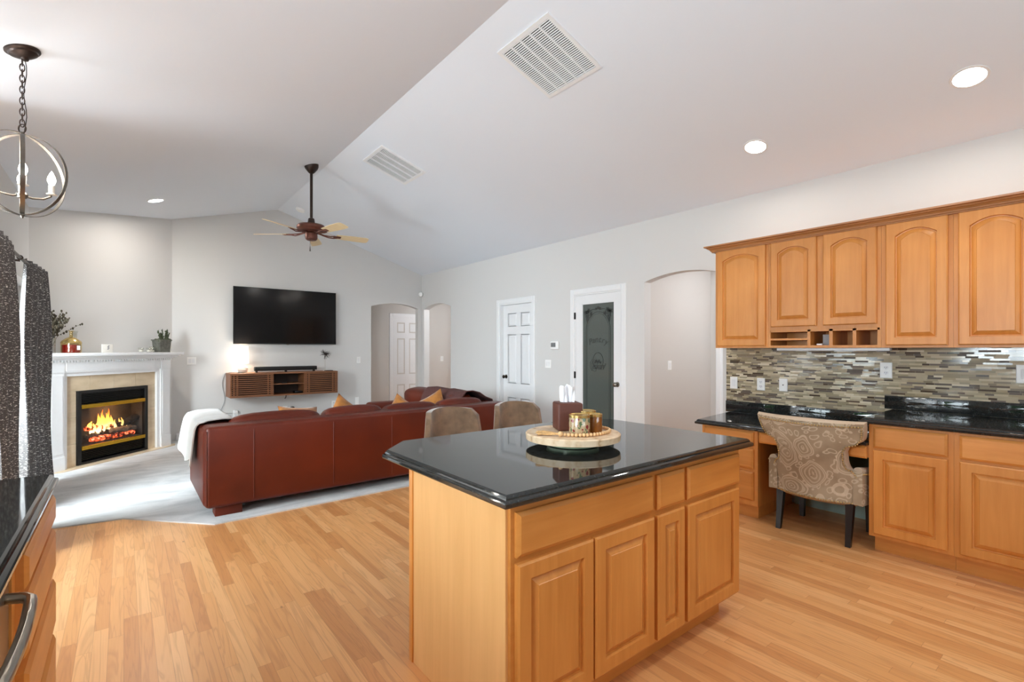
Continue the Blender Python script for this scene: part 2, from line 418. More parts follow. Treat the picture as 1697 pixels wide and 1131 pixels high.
# ------------------------------------------------------------------ mesh helpers
def nb(): return bmesh.new()
def quadbox(bm, x0, x1, y0, y1, z0, z1, bev=0.0, seg=2):
    vs = [bm.verts.new((x, y, z)) for z in (z0, z1) for y in (y0, y1) for x in (x0, x1)]
    fs = [bm.faces.new([vs[i] for i in f]) for f in ((0, 2, 3, 1), (4, 5, 7, 6), (0, 1, 5, 4), (2, 6, 7, 3), (0, 4, 6, 2), (1, 3, 7, 5))]
    if bev > 0:
        es = list({e for f in fs for e in f.edges})
        bmesh.ops.bevel(bm, geom=es, offset=bev, segments=seg, profile=0.5, affect='EDGES')
    return bm
def box(x0, x1, y0, y1, z0, z1, bev=0.0, seg=2):
    return quadbox(nb(), min(x0, x1), max(x0, x1), min(y0, y1), max(y0, y1), min(z0, z1), max(z0, z1), bev, seg)
def prism(bm, poly, fn, d0, d1):
    """poly: (a, b) pairs; fn(a, b, d) -> xyz; extruded from d0 to d1"""
    A = [bm.verts.new(fn(a, b, d0)) for a, b in poly]; B = [bm.verts.new(fn(a, b, d1)) for a, b in poly]
    bm.faces.new(A); bm.faces.new(B[::-1]); n = len(poly)
    for i in range(n): bm.faces.new((A[i], B[i], B[(i + 1) % n], A[(i + 1) % n]))
    return bm
def loops(bm, lps, close=True, cap0=True, cap1=True):
    rows = [[bm.verts.new(p) for p in lp] for lp in lps]
    n = len(rows[0])
    for a, b in zip(rows, rows[1:]):
        for i in range(n if close else n - 1):
            bm.faces.new((a[i], a[(i + 1) % n], b[(i + 1) % n], b[i]))
    if cap0: bm.faces.new(rows[0][::-1])
    if cap1: bm.faces.new(rows[-1])
    return bm
def lathe(bm, prof, c=(0, 0, 0), seg=28, mat=None, cap=True):
    lps = []
    for r, z in prof:
        lp = []
        for i in range(seg):
            a = 2 * PI * i / seg
            v = Vector((r * math.cos(a), r * math.sin(a), z))
            if mat is not None: v = mat @ v
            lp.append(v + Vector(c))
        lps.append(lp)
    return loops(bm, lps, True, cap, cap)
def tube(bm, pts, r, seg=8, closed=False, radii=None, cap=True):
    pts = [Vector(p) for p in pts]; n = len(pts); lps = []
    up = None
    for i, p in enumerate(pts):
        if closed: t = (pts[(i + 1) % n] - pts[i - 1])
        else: t = pts[min(i + 1, n - 1)] - pts[max(i - 1, 0)]
        t.normalize()
        if up is None:
            up = Vector((0, 0, 1)) if abs(t.z) < 0.9 else Vector((1, 0, 0))
        s = t.cross(up); s.normalize(); up = s.cross(t); up.normalize()
        rr = radii[i] if radii else r
        lps.append([p + (s * math.cos(2 * PI * k / seg) + up * math.sin(2 * PI * k / seg)) * rr for k in range(seg)])
    if closed: lps.append(lps[0]); return loops(bm, lps, True, False, False)
    return loops(bm, lps, True, cap, cap)
def ball(bm, c, r, seg=12, rings=8, sc=(1, 1, 1)):
    m = Matrix.Translation(c) @ Matrix.Diagonal((r * sc[0], r * sc[1], r * sc[2], 1))
    bmesh.ops.create_uvsphere(bm, u_segments=seg, v_segments=rings, radius=1.0, matrix=m)
    return bm
def soft(bm, c, sx, sy, sz, n=8, p=5.0, bulge=(0, 0, 0), mat=None):
    """rounded, slightly swollen box (superellipsoid), full sizes sx sy sz"""
    t = nb(); bmesh.ops.create_cube(t, size=2.0)
    bmesh.ops.subdivide_edges(t, edges=t.edges[:], cuts=n, use_grid_fill=True)
    vm = {}
    for v in t.verts:
        q = [math.copysign(abs(math.sin(x * PI / 2)), x) for x in v.co]
        k = sum(abs(x) ** p for x in q) ** (1 / p)
        q = [x / k for x in q]
        q = [q[0] * (1 + bulge[0] * (1 - q[1] ** 2) * (1 - q[2] ** 2)), q[1] * (1 + bulge[1] * (1 - q[0] ** 2) * (1 - q[2] ** 2)), q[2] * (1 + bulge[2] * (1 - q[0] ** 2) * (1 - q[1] ** 2))]
        o = Vector((q[0] * sx / 2, q[1] * sy / 2, q[2] * sz / 2))
        if mat is not None: o = mat @ o
        vm[v.index] = bm.verts.new(o + Vector(c))
    for f in t.faces: bm.faces.new([vm[v.index] for v in f.verts])
    t.free(); return bm
def shell(bm, f, nu, nv, th, closed_u=False):
    """two-sided sheet: f(u, v) -> point, thickened along its normal"""
    P = [[Vector(f(i / nu, j / nv)) for j in range(nv + 1)] for i in range(nu + 1)]
    Nn = []
    for i in range(nu + 1):
        row = []
        for j in range(nv + 1):
            a = P[min(i + 1, nu)][j] - P[max(i - 1, 0)][j]; b = P[i][min(j + 1, nv)] - P[i][max(j - 1, 0)]
            nrm = a.cross(b); nrm.normalize(); row.append(nrm)
        Nn.append(row)
    A = [[bm.verts.new(P[i][j]) for j in range(nv + 1)] for i in range(nu + 1)]
    B = [[bm.verts.new(P[i][j] + Nn[i][j] * th) for j in range(nv + 1)] for i in range(nu + 1)]
    for i in range(nu):
        for j in range(nv):
            bm.faces.new((A[i][j], A[i][j + 1], A[i + 1][j + 1], A[i + 1][j])); bm.faces.new((B[i][j], B[i + 1][j], B[i + 1][j + 1], B[i][j + 1]))
    for i in range(nu):
        bm.faces.new((A[i][0], A[i + 1][0], B[i + 1][0], B[i][0])); bm.faces.new((A[i][nv], B[i][nv], B[i + 1][nv], A[i + 1][nv]))
    for j in range(nv):
        bm.faces.new((A[0][j], B[0][j], B[0][j + 1], A[0][j + 1])); bm.faces.new((A[nu][j], A[nu][j + 1], B[nu][j + 1], B[nu][j]))
    return bm

WPOS = {}
def thing(name, label, cat, loc=(0, 0, 0), rz=0.0, group=None):
    o = bpy.data.objects.new(name, None); COL.objects.link(o)
    o.empty_display_size = 0.1
    o.location = loc; o.rotation_euler = (0, 0, rz)
    o['label'] = label; o['category'] = cat
    if group: o['group'] = group
    WPOS[o.name] = Vector(loc) if rz == 0 else None
    return o
def obj(name, bm, mat, parent=None, smooth=30, label=None, local=False):
    """bm is in world coordinates, unless local (then in the parent's own)"""
    if parent is not None and not local:
        bmesh.ops.translate(bm, verts=bm.verts[:], vec=-WPOS[parent.name])
    bmesh.ops.recalc_face_normals(bm, faces=bm.faces[:])
    me = bpy.data.meshes.new(name); bm.to_mesh(me); bm.free()
    mats = mat if isinstance(mat, (list, tuple)) else [mat]
    for x in mats: me.materials.append(M[x])
    if smooth:
        me.polygons.foreach_set('use_smooth', [True] * len(me.polygons))
        me.set_sharp_from_angle(angle=math.radians(smooth))
    o = bpy.data.objects.new(name, me); COL.objects.link(o)
    if parent is not None:
        o.parent = parent
        WPOS[o.name] = WPOS.get(parent.name)
    else: WPOS[o.name] = Vector((0, 0, 0))
    if label: o['label'] = label
    return o
def single(name, bm, mat, label, cat, group=None, smooth=30):
    o = obj(name, bm, mat, None, smooth)
    # put the origin at the thing's base
    me = o.data; xs = [v.co for v in me.vertices]
    c = Vector(((min(v.x for v in xs) + max(v.x for v in xs)) / 2, (min(v.y for v in xs) + max(v.y for v in xs)) / 2, min(v.z for v in xs)))
    me.transform(Matrix.Translation(-c)); o.location = c; WPOS[o.name] = c
    o['label'] = label; o['category'] = cat
    if group: o['group'] = group
    return o
def struct(name, bm, mat, parent=None, smooth=30):
    o = obj(name, bm, mat, parent, smooth); o['kind'] = 'structure'; return o
def dup(root, loc, rz=None, label=None):
    r = root.copy(); COL.objects.link(r); r.location = loc
    if rz is not None: r.rotation_euler = (0, 0, rz)
    if label: r['label'] = label
    for ch in list(root.children):
        c = ch.copy(); COL.objects.link(c); c.parent = r
        for g in ch.children:
            d = g.copy(); COL.objects.link(d); d.parent = c
    return r

# ------------------------------------------------------------------ the room shell
WX, WY, LX = 4.75, 8.93, -0.82          # kitchen wall, television wall, patio wall
RX, RZ = 2.035, 3.740                   # ridge
SLR, SLL = 0.3175, 0.275
def ceil_z(x): return RZ - (SLR * (x - RX) if x > RX else SLL * (RX - x))

def wall(name, fn, a0, a1, top, openings, th, mat, breaks=()):
    """fn(a, z, d) -> xyz.  openings: (a0, a1, z_bottom, z_spring, rise)"""
    bm = nb()
    cuts = sorted(set([a0, a1] + [o for op in openings for o in op[:2]] + list(breaks)))
    for p, q in zip(cuts, cuts[1:]):
        op = next((o for o in openings if o[0] - 1e-6 <= p and q <= o[1] + 1e-6), None)
        if op is None:
            prism(bm, [(p, 0), (q, 0), (q, top(q)), (p, top(p))], fn, 0, th)
        else:
            o0, o1, zb, zs, rise = op; n = 20
            low = []
            for i in range(n + 1):
                a = p + (q - p) * i / n; s = (a - (o0 + o1) / 2) / ((o1 - o0) / 2)
                low.append((a, zs + rise * (1 - s * s)))
            if rise == 0: low = [low[0], low[-1]]
            prism(bm, low + [(q, top(q)), (p, top(p))], fn, 0, th)
            if zb > 0: prism(bm, [(p, 0), (q, 0), (q, zb), (p, zb)], fn, 0, th)
    return struct(name, bm, mat, None, 20)

# floor
struct('floor', prism(nb(), [(-2.9, -2.7), (6.4, -2.7), (6.4, 10.0), (-2.9, 10.0)], lambda a, b, d: (a, b, d), -0.1, 0.0), 'floor', smooth=0)
struct('floor_carpet', prism(nb(), [(0.56, 4.47), (0.0, 5.08), (-0.41, 5.14), (LX, 5.18), (LX, 7.53), (0.568, 8.92), (4.74, 8.92), (4.74, 4.56)], lambda a, b, d: (a, b, d), 0.0, 0.010), 'carpet', smooth=0)
# ceiling: two slopes meeting at the ridge
bm = nb()
prism(bm, [(-3.0, ceil_z(-3.0)), (RX, RZ), (WX + 0.13, ceil_z(WX + 0.13)), (WX + 0.13, ceil_z(WX + 0.13) + 0.1), (RX, RZ + 0.1), (-3.0, ceil_z(-3.0) + 0.1)], lambda a, b, d: (a, d, b), -2.7, WY + 0.13)
struct('ceiling', bm, 'ceil', smooth=0)

fr = lambda a, z, d: (WX + d, a, z)
wall('wall_right', fr, -2.6, WY + 0.12, lambda a: ceil_z(WX) + 0.02,
     [(2.553, 3.505, 0, 2.165, 0.07), (3.835, 4.635, 0, 2.115, 0), (5.507, 6.308, 0, 2.105, 0), (7.815, 8.845, 0, 2.185, 0.085)], 0.12, 'wall')
wall('wall_far', lambda a, z, d: (a, WY + d, z), 0.45, WX, lambda a: ceil_z(a) + 0.02, [(3.675, 4.664, 0, 2.20, 0.08)], 0.12, 'wall', (RX,))
q2 = math.sqrt(0.5)
def fdiag(a, z, d): return (0.568 - a * q2 - d * q2, 8.93 - a * q2 + d * q2, z)
wall('wall_fireplace', fdiag, -0.08, 2.02, lambda a: ceil_z(0.568 - a * q2) + 0.02, [], 0.10, 'wall')
wall('wall_left', lambda a, z, d: (LX - d, a, z), 4.45, 7.62, lambda a: ceil_z(LX) + 0.04, [(4.95, 7.02, 0, 2.03, 0)], 0.12, 'wall')
wall('wall_nook_far', lambda a, z, d: (a, 4.45 + d, z), -2.92, LX - 0.12, lambda a: ceil_z(a) + 0.03, [], 0.12, 'wall')
wall('wall_nook_left', lambda a, z, d: (-2.8 - d, a, z), 2.75, 4.45, lambda a: ceil_z(-2.8) + 0.03, [(2.88, 4.32, 0.50, 2.25, 0)], 0.12, 'wall')
wall('wall_nook_near', lambda a, z, d: (a, 2.75 - d, z), -2.92, -1.0, lambda a: ceil_z(a) + 0.03, [], 0.12, 'wall')
wall('wall_left_kitchen', lambda a, z, d: (-0.88 - d, a, z), -2.6, 2.75, lambda a: ceil_z(-0.88) + 0.03, [(0.2, 1.9, 1.10, 2.10, 0)], 0.12, 'wall')
wall('wall_back', lambda a, z, d: (a, -2.6 - d, z), -1.0, WX + 0.12, lambda a: ceil_z(a) + 0.03, [(0.3, 2.9, 0.85, 2.3, 0)], 0.12, 'wall', (RX,))

# far hall behind the corner arches
bm = nb()
quadbox(bm, 3.45, 6.32, 9.85, 9.97, 0, 2.6); quadbox(bm, 6.2, 6.32, 7.6, 9.85, 0, 2.6)
quadbox(bm, 3.43, 3.55, 9.05, 9.85, 0, 2.6); quadbox(bm, 4.87, 6.2, 7.58, 7.70, 0, 2.6)
struct('wall_hall', bm, 'hall', smooth=0)
bm = nb(); quadbox(bm, 3.43, 6.32, 9.05, 9.97, 2.45, 2.55); quadbox(bm, 4.87, 6.32, 7.58, 9.05, 2.45, 2.55)
struct('ceiling_hall', bm, 'ceil', smooth=0)
# side hall behind the kitchen arch
bm = nb()
quadbox(bm, 4.87, 6.32, 3.505, 3.60, 0, 2.6); quadbox(bm, 6.2, 6.32, 1.9, 3.505, 0, 2.6); quadbox(bm, 4.87, 6.2, 1.90, 2.00, 0, 2.6)
struct('wall_side_hall', bm, 'hall', smooth=0)
struct('ceiling_side_hall', box(4.87, 6.32, 1.9, 3.6, 2.45, 2.55), 'ceil', smooth=0)

# baseboards
def bboard(name, fn, a0, a1):
    prof = [(0, 0), (0.016, 0), (0.016, 0.085), (0.010, 0.10), (0.006, 0.112), (0, 0.112)]
    return struct(name, prism(nb(), prof, lambda p, z, d: fn(d, z + 0.002, p), a0, a1), 'trim', smooth=0)
bboard('baseboard_far', lambda a, z, d: (a, WY - d, z), 0.62, 3.67)
bboard('baseboard_right', lambda a, z, d: (WX - d, a, z), 6.38, 7.81)
bboard('baseboard_right_middle', lambda a, z, d: (WX - d, a, z), 4.71, 5.44)
bboard('baseboard_right_near', lambda a, z, d: (WX - d, a, z), 3.51, 3.76)
bboard('baseboard_left', lambda a, z, d: (LX + d, a, z), 4.46, 4.87)
bboard('baseboard_side_hall', lambda a, z, d: (a, 3.505 - d, z), 4.88, 6.18)
bboard('baseboard_hall', lambda a, z, d: (a, 9.85 - d, z), 3.56, 4.44)

# doors
def casing(name, fn, a0, a1, z1, wd=0.068, th=0.018):
    bm = nb()
    for lo, hi, zl, zh in ((a0 - wd, a0, 0, z1 + wd), (a1, a1 + wd, 0, z1 + wd), (a0, a1, z1, z1 + wd)):
        loopsets = []
        for ins, dd in ((0.0, 0.0), (0.0, th * 0.6), (0.008, th), ):
            loopsets.append([fn(p, z, -dd) for p, z in ((lo + ins, zl), (hi - ins, zl), (hi - ins, zh - ins), (lo + ins, zh - ins))])
        loops(bm, loopsets)
    return struct(name, bm, 'trim', smooth=0)
def six_panel(fn, a0, a1, z0, z1, d):
    """leaf of a six-panel door; fn(a, z, depth), the face at depth d"""
    bm = nb(); W = a1 - a0
    def bx(p, q, zl, zh, d0, d1): prism(bm, [(p, zl), (q, zl), (q, zh), (p, zh)], fn, d0, d1)
    bx(a0, a1, z0, z1, d + 0.012, d + 0.036)
    st = 0.11; mid = 0.10; c = (a0 + a1) / 2
    rows = [(0.16, 0.62), (0.84, 1.62), (1.74, z1 - 0.13)]
    for p, q in ((a0, a0 + st), (a1 - st, a1), (c - mid / 2, c + mid / 2)): bx(p, q, z0, z1, d, d + 0.012)
    prev = z0
    for zl, zh in rows + [(z1, z1)]:
        for p, q in ((a0 + st, c - mid / 2), (c + mid / 2, a1 - st)): bx(p, q, prev, zl, d, d + 0.012)
        prev = zh
    for zl, zh in rows:
        for p, q in ((a0 + st, c - mid / 2), (c + mid / 2, a1 - st)):
            lps = []
            for ins, dd in ((0.004, 0.012), (0.012, 0.012), (0.034, 0.003)):
                lps.append([fn(x, z, d + dd) for x, z in ((p + ins, zl + ins), (q - ins, zl + ins), (q - ins, zh - ins), (p + ins, zh - ins))])
            loops(bm, lps)
    return bm
def knob_bm(fn, a, z, d):
    c0 = Vector(fn(a, z, d)); n = Vector(fn(a, z, d - 1)) - Vector(fn(a, z, d))
    mat = n.to_track_quat('Z', 'Y').to_matrix()
    bm = nb(); lathe(bm, [(0.031, 0), (0.031, 0.006), (0.012, 0.012), (0.010, 0.03), (0.022, 0.038), (0.029, 0.05), (0.027, 0.062), (0.015, 0.07), (0.002, 0.071)], c0, 20, mat)
    return bm
def jambs(name, fn, a0, a1, z1, depth):
    bm = nb()
    for lo, hi, zl, zh in ((a0, a0 + 0.018, 0, z1), (a1 - 0.018, a1, 0, z1), (a0 + 0.018, a1 - 0.018, z1 - 0.018, z1)):
        prism(bm, [(lo, zl), (hi, zl), (hi, zh), (lo, zh)], fn, 0.0, depth)
    return struct(name, bm, 'trim', smooth=0)

# closet door on the kitchen side wall
casing('trim_1', fr, 5.507, 6.308, 2.105); jambs('trim_2', fr, 5.507, 6.308, 2.105, 0.12)
d1 = struct('door_1', six_panel(fr, 5.527, 6.288, 0.012, 2.085, 0.065), 'door', smooth=0)
obj('knob', knob_bm(fr, 6.215, 0.945, 0.065), 'knob', d1)
# pantry door with frosted glass
casing('trim_3', fr, 3.835, 4.635, 2.115); jambs('trim_4', fr, 3.835, 4.635, 2.115, 0.12)
bm = nb(); A0, A1, Z0, Z1 = 3.855, 4.615, 0.012, 2.095; G0, G1, GZ0, GZ1 = 3.955, 4.475, 0.30, 1.985
G0, G1 = 3.957, 4.505
for p, q, zl, zh in ((A0, G0, Z0, Z1), (G1, A1, Z0, Z1), (G0, G1, Z0, GZ0), (G0, G1, GZ1, Z1)):
    prism(bm, [(p, zl), (q, zl), (q, zh), (p, zh)], fr, 0.004, 0.04)
for p, q, zl, zh in ((G0, G0 + 0.012, GZ0, GZ1), (G1 - 0.012, G1, GZ0, GZ1), (G0 + 0.012, G1 - 0.012, GZ0, GZ0 + 0.012), (G0 + 0.012, G1 - 0.012, GZ1 - 0.012, GZ1)):
    prism(bm, [(p, zl), (q, zl), (q, zh), (p, zh)], fr, 0.010, 0.04)
d2 = struct('door_2', bm, 'door', smooth=0)
pane = obj('glass_panel', prism(nb(), [(G0 + 0.01, GZ0 + 0.01), (G1 - 0.01, GZ0 + 0.01), (G1 - 0.01, GZ1 - 0.01), (G0 + 0.01, GZ1 - 0.01)], fr, 0.016, 0.024), 'frosted', d2, 0)
obj('knob', knob_bm(fr, 3.905, 0.95, 0.004), 'pewter', d2)
for z in (0.25, 1.04, 1.83):
    bm = nb(); tube(bm, [(WX - 0.006, 4.628, z - 0.045), (WX - 0.006, 4.628, z + 0.045)], 0.009, 10)
    quadbox(bm, WX - 0.004, WX + 0.003, 4.612, 4.636, z - 0.045, z + 0.045)
    obj('hinge', bm, 'black', d2)
# etched ornament on the pantry glass: arched border, grape clusters, the word, a jug and basket
bm = nb(); gx = WX + 0.0155; ce = (G0 + G1) / 2
def gl(a, z): return (gx, a, z)
for r_off, rad in ((0.0, 0.0035), (0.022, 0.0018)):
    hw = 0.205 - r_off; pts = [gl(ce + hw, 0.36), gl(ce + hw, 1.62)]
    for i in range(1, 24):
        a = PI * i / 24; pts.append(gl(ce + hw * math.cos(a), 1.62 + (0.245 - r_off) * math.sin(a)))
    pts += [gl(ce - hw, 1.62), gl(ce - hw, 0.36)]
    tube(bm, pts, rad, 6)
rg = random.Random(3)
def leafshape(a, z, r, rot):
    pts = []
    for i in range(20):
        t = 2 * PI * i / 20
        rr = r * (0.72 + 0.28 * math.cos(5 * t)); pts.append((a + rr * math.cos(t + rot), z + rr * math.sin(t + rot)))
    prism(bm, pts, lambda p, q, d: (gx - d, p, q), 0.0, 0.0012)
for sgn in (-1, 1):
    for k in range(4): leafshape(ce + sgn * (0.165 + 0.05 * math.cos(k * 1.7)), 1.865 + 0.028 * math.sin(k * 2.1), 0.036, k)
    for r in range(5):
        for i in range(3 - r // 2): ball(bm, gl(ce + sgn * (0.185 + (i - (2 - r // 2) / 2) * 0.021), 1.825 - r * 0.021), 0.0115, 8, 6, (0.15, 1, 1))
    tube(bm, [gl(ce + sgn * 0.05, 1.895), gl(ce + sgn * 0.09, 1.902), gl(ce + sgn * 0.13, 1.885)], 0.003, 6)
for k in range(3): leafshape(ce + (k - 1) * 0.032, 1.905 + (0.014 if k == 1 else 0), 0.026, k * 0.7)
obj('etched_grape_border', bm, 'etch', pane)
bm = nb()
for a, z, r1, r2 in ((0.0, 1.235, 0.085, 0.105), (0.06, 1.17, 0.045, 0.075)):
    tube(bm, [gl(ce + a + r1 * math.cos(2 * PI * i / 28), z + r2 * math.sin(2 * PI * i / 28)) for i in range(28)], 0.003, 6, True)
tube(bm, [gl(ce + 0.10, 1.25), gl(ce + 0.13, 1.22), gl(ce + 0.135, 1.15), gl(ce + 0.105, 1.10)], 0.004, 6)
for i in range(7):
    for j in range(3): ball(bm, gl(ce - 0.085 + i * 0.026 + rg.uniform(-.006, .006), 1.135 + j * 0.02), 0.0105, 8, 5, (0.15, 1, 1))
for k in range(5): leafshape(ce - 0.04 + k * 0.022, 1.215 + 0.02 * (k % 2), 0.022, k)
for k in range(3): leafshape(ce - 0.10 - 0.012 * k, 1.155 + 0.02 * k, 0.014, k)
obj('etched_jug_and_basket', bm, 'etch', pane)
bm = nb()
def letters(word, place, size, ext):
    out = nb()
    for i, ch in enumerate(word):
        cu = bpy.data.curves.new('glyph', 'FONT'); cu.body = ch; cu.size = size; cu.extrude = ext; cu.align_x = 'CENTER'; cu.shear = 0.2
        to = bpy.data.objects.new('glyph', cu); COL.objects.link(to)
        bpy.context.view_layer.update()
        me = bpy.data.meshes.new_from_object(to.evaluated_get(bpy.context.evaluated_depsgraph_get()))
        me.transform(place(i, len(word))); out.from_mesh(me)
        bpy.data.objects.remove(to); bpy.data.meshes.remove(me); bpy.data.curves.remove(cu)
    return out
def pl(i, n):
    s = (i - (n - 1) / 2) / ((n - 1) / 2)
    m = Matrix.Translation((gx, ce - s * 0.125, 1.475 - 0.030 * s * s))
    face = Matrix(((0, 0, -1, 0), (-1, 0, 0, 0), (0, 1, 0, 0), (0, 0, 0, 1)))
    return m @ face @ Matrix.Rotation(-s * 0.32, 4, 'Z')
obj('etched_word', letters('Pantry', pl, 0.112, 0.0008), 'etch', pane, 0)

# hall door seen through the corner arch
fh = lambda a, z, d: (a, 9.85 + d, z)
casing('trim_5', fh, 4.525, 5.215, 2.095, 0.066)
d3 = struct('door_3', six_panel(fh, 4.525, 5.215, 0.012, 2.095, -0.006), 'door', smooth=0)
# white door in the side hall
fs = lambda a, z, d: (6.2 + d, a, z)
casing('trim_6', fs, 2.45, 3.355, 2.06, 0.07)
d4 = struct('door_4', six_panel(fs, 2.45, 3.355, 0.012, 2.06, -0.006), 'door', smooth=0)

# windows
def window(name, fn, a0, a1, z0, z1, mull, rail=None, floor_door=False):
    bm = nb(); f = 0.05
    def bx(p, q, zl, zh, d0, d1): prism(bm, [(p, zl), (q, zl), (q, zh), (p, zh)], fn, d0, d1)
    for p, q, zl, zh in ((a0, a0 + f, z0, z1), (a1 - f, a1, z0, z1), (a0 + f, a1 - f, z0, z0 + f), (a0 + f, a1 - f, z1 - f, z1)): bx(p, q, zl, zh, 0.02, 0.11)
    for m in mull: bx(m - 0.035, m + 0.035, z0 + f, z1 - f, 0.03, 0.10)
    if rail: bx(a0 + f, a1 - f, rail - 0.02, rail + 0.02, 0.04, 0.09)
    wd = 0.07
    for p, q, zl, zh in ((a0 - wd, a0, z0 - (0 if floor_door else wd), z1 + wd), (a1, a1 + wd, z0 - (0 if floor_door else wd), z1 + wd), (a0, a1, z1, z1 + wd)): bx(p, q, zl, zh, -0.018, 0.0)
    if not floor_door: bx(a0, a1, z0 - wd, z0, -0.025, 0.0)
    o = struct(name, bm, 'trim', smooth=0)
    cuts = [a0 + f] + [x for m in mull for x in (m - 0.035, m + 0.035)] + [a1 - f]
    for i in range(0, len(cuts), 2):
        pn = nb(); prism(pn, [(cuts[i], z0 + f), (cuts[i + 1], z0 + f), (cuts[i + 1], z1 - f), (cuts[i], z1 - f)], fn, 0.060, 0.066)
        obj('window_pane', pn, 'glass', o, 0)
    return o
window('window_1', lambda a, z, d: (LX - d, a, z), 4.95, 7.02, 0.0, 2.03, [5.985], None, True)
window('window_2', lambda a, z, d: (-2.8 - d, a, z), 2.88, 4.32, 0.50, 2.25, [3.60])
window('window_3', lambda a, z, d: (-0.88 - d, a, z), 0.2, 1.9, 1.10, 2.10, [1.05])
window('window_4', lambda a, z, d: (a, -2.6 - d, z), 0.3, 2.9, 0.85, 2.3, [1.17, 2.03])

# garden outside the glass
ground = struct('ground_lawn', prism(nb(), [(-14, -9), (10, -9), (10, 16), (-14, 16)], lambda a, b, d: (a, b, d), -0.32, -0.22), 'lawn', smooth=0)
def hedge(x0, x1, y0, y1, h, seed, label):
    bm = nb(); r = random.Random(seed)
    n = int(max(x1 - x0, y1 - y0) / 0.45)
    for i in range(n):
        for k in range(int(3 + h * 2)):
            t = (i + r.random()) / n
            c = (x0 + (x1 - x0) * (t if x1 - x0 > y1 - y0 else r.random()), y0 + (y1 - y0) * (t if y1 - y0 >= x1 - x0 else r.random()), r.uniform(0.0, h))
            ball(bm, c, r.uniform(0.28, 0.5), 8, 6)
    for v in bm.verts: v.co += Vector((r.uniform(-.09, .09), r.uniform(-.09, .09), r.uniform(-.09, .09)))
    for v in bm.verts: v.co.z = max(v.co.z, -0.25)
    return single('hedge', bm, 'hedge', label, 'hedge', smooth=0)
hedge(-6.2, -5.4, 1.0, 13.5, 3.4, 5, 'tall leafy green hedge beyond the lawn outside the patio door')
hedge(-1.5, 5.5, -6.4, -5.6, 1.5, 8, 'leafy green hedge outside the window behind the kitchen')

# ------------------------------------------------------------------ cabinets
F_NY = lambda y: (lambda u, v, w: (u, y - w, v))        # faces -y
F_NX = lambda x: (lambda u, v, w: (x - w, -u, v))       # faces -x, u = -y
F_PX = lambda x: (lambda u, v, w: (x + w, u, v))        # faces +x
def raised_door(fn, u0, u1, v0, v1, arch=0.0, th=0.022, rail=0.056, n=14):
    def lp(ins, w, ar, extra=0.0):
        l, r, b, t = u0 + ins, u1 - ins, v0 + ins, v1 - ins
        pts = [(l, b), (r, b)]
        for i in range(n + 1):
            s = 1 - 2 * i / n
            pts.append((l + (r - l) * (s + 1) / 2, t - ar * s * s))
        return [fn(p, q, w) for p, q in pts]
    bm = nb()
    loops(bm, [lp(0, 0, 0), lp(0, th - 0.006, 0), lp(0.003, th - 0.004, 0), lp(0.007, th, 0), lp(rail, th, arch), lp(rail + 0.003, th - 0.013, arch),
               lp(rail + 0.009, th - 0.014, arch), lp(rail + 0.011, th - 0.012, arch), lp(rail + 0.034, th - 0.003, arch), lp(rail + 0.036, th - 0.0005, arch)])
    return bm
def drawer_front(fn, u0, u1, v0, v1, th=0.02):
    def lp(ins, w): return [fn(p, q, w) for p, q in ((u0 + ins, v0 + ins), (u1 - ins, v0 + ins), (u1 - ins, v1 - ins), (u0 + ins, v1 - ins))]
    return loops(nb(), [lp(0, 0), lp(0, th - 0.009), lp(0.004, th - 0.006), lp(0.014, th)])

def counter(poly, z0, z1, edge=0.0):
    """stone slab with an ogee edge; poly counter-clockwise (x, y)"""
    n = len(poly)
    def inset(d):
        out = []
        for i in range(n):
            p0, p1, p2 = Vector(poly[i - 1]), Vector(poly[i]), Vector(poly[(i + 1) % n])
            e1 = (p1 - p0).normalized(); e2 = (p2 - p1).normalized()
            n1 = Vector((-e1.y, e1.x)); n2 = Vector((-e2.y, e2.x))
            k = (n1 + n2); k = k / max(1e-6, (1 + n1.dot(n2)))
            out.append(p1 + k * d)
        return out
    h = z1 - z0
    prof = [(0.010, 0.0), (0.003, 0.05), (0.0, 0.18), (0.0, 0.42), (0.003, 0.52), (0.009, 0.58), (0.012, 0.64), (0.013, 0.76), (0.017, 0.90), (0.023, 1.0)]
    return loops(nb(), [[(p.x, p.y, z0 + h * t) for p in inset(d)] for d, t in prof])

# --- island
isl = thing('kitchen_island', 'maple kitchen island cabinet carrying the dark chamfered granite top', 'island', (1.78, 1.64, 0))
obj('carcass', box(1.013, 2.55, 1.285, 1.985, 0.10, 0.872), 'maple_x', isl, 0)
bm = nb(); quadbox(bm, 1.003, 1.013, 1.300, 1.985, 0.0, 0.872); obj('side_panel', bm, 'maple_pale', isl, 0)
obj('corner_post', box(0.996, 1.014, 1.965, 1.995, 0.0, 0.872, 0.003), 'maple_v', isl)
obj('toe_kick', box(1.013, 2.46, 1.345, 1.98, 0.0, 0.10), 'maple_x', isl, 0)
f = F_NY(1.285)
for u0, u1 in ((1.030, 1.788), (1.816, 2.024), (2.048, 2.534)): obj('drawer', drawer_front(f, u0, u1, 0.683, 0.836), 'maple_x', isl, 0)
for u0, u1 in ((1.030, 1.404), (1.412, 1.788), (1.812, 2.018), (2.046, 2.520)):
    obj('cabinet_door', raised_door(f, u0, u1, 0.120, 0.662, rail=0.056 if u1 - u0 > 0.25 else 0.05), 'maple_v', isl, 25)
ct = [(0.945, 1.225), (2.592, 1.225), (2.592, 2.175), (2.42, 2.342), (1.115, 2.342), (0.945, 2.165)]
single('island_countertop', counter(ct, 0.873, 0.914), 'granite', 'black granite island countertop with clipped corners and an ogee edge', 'countertop', smooth=20)

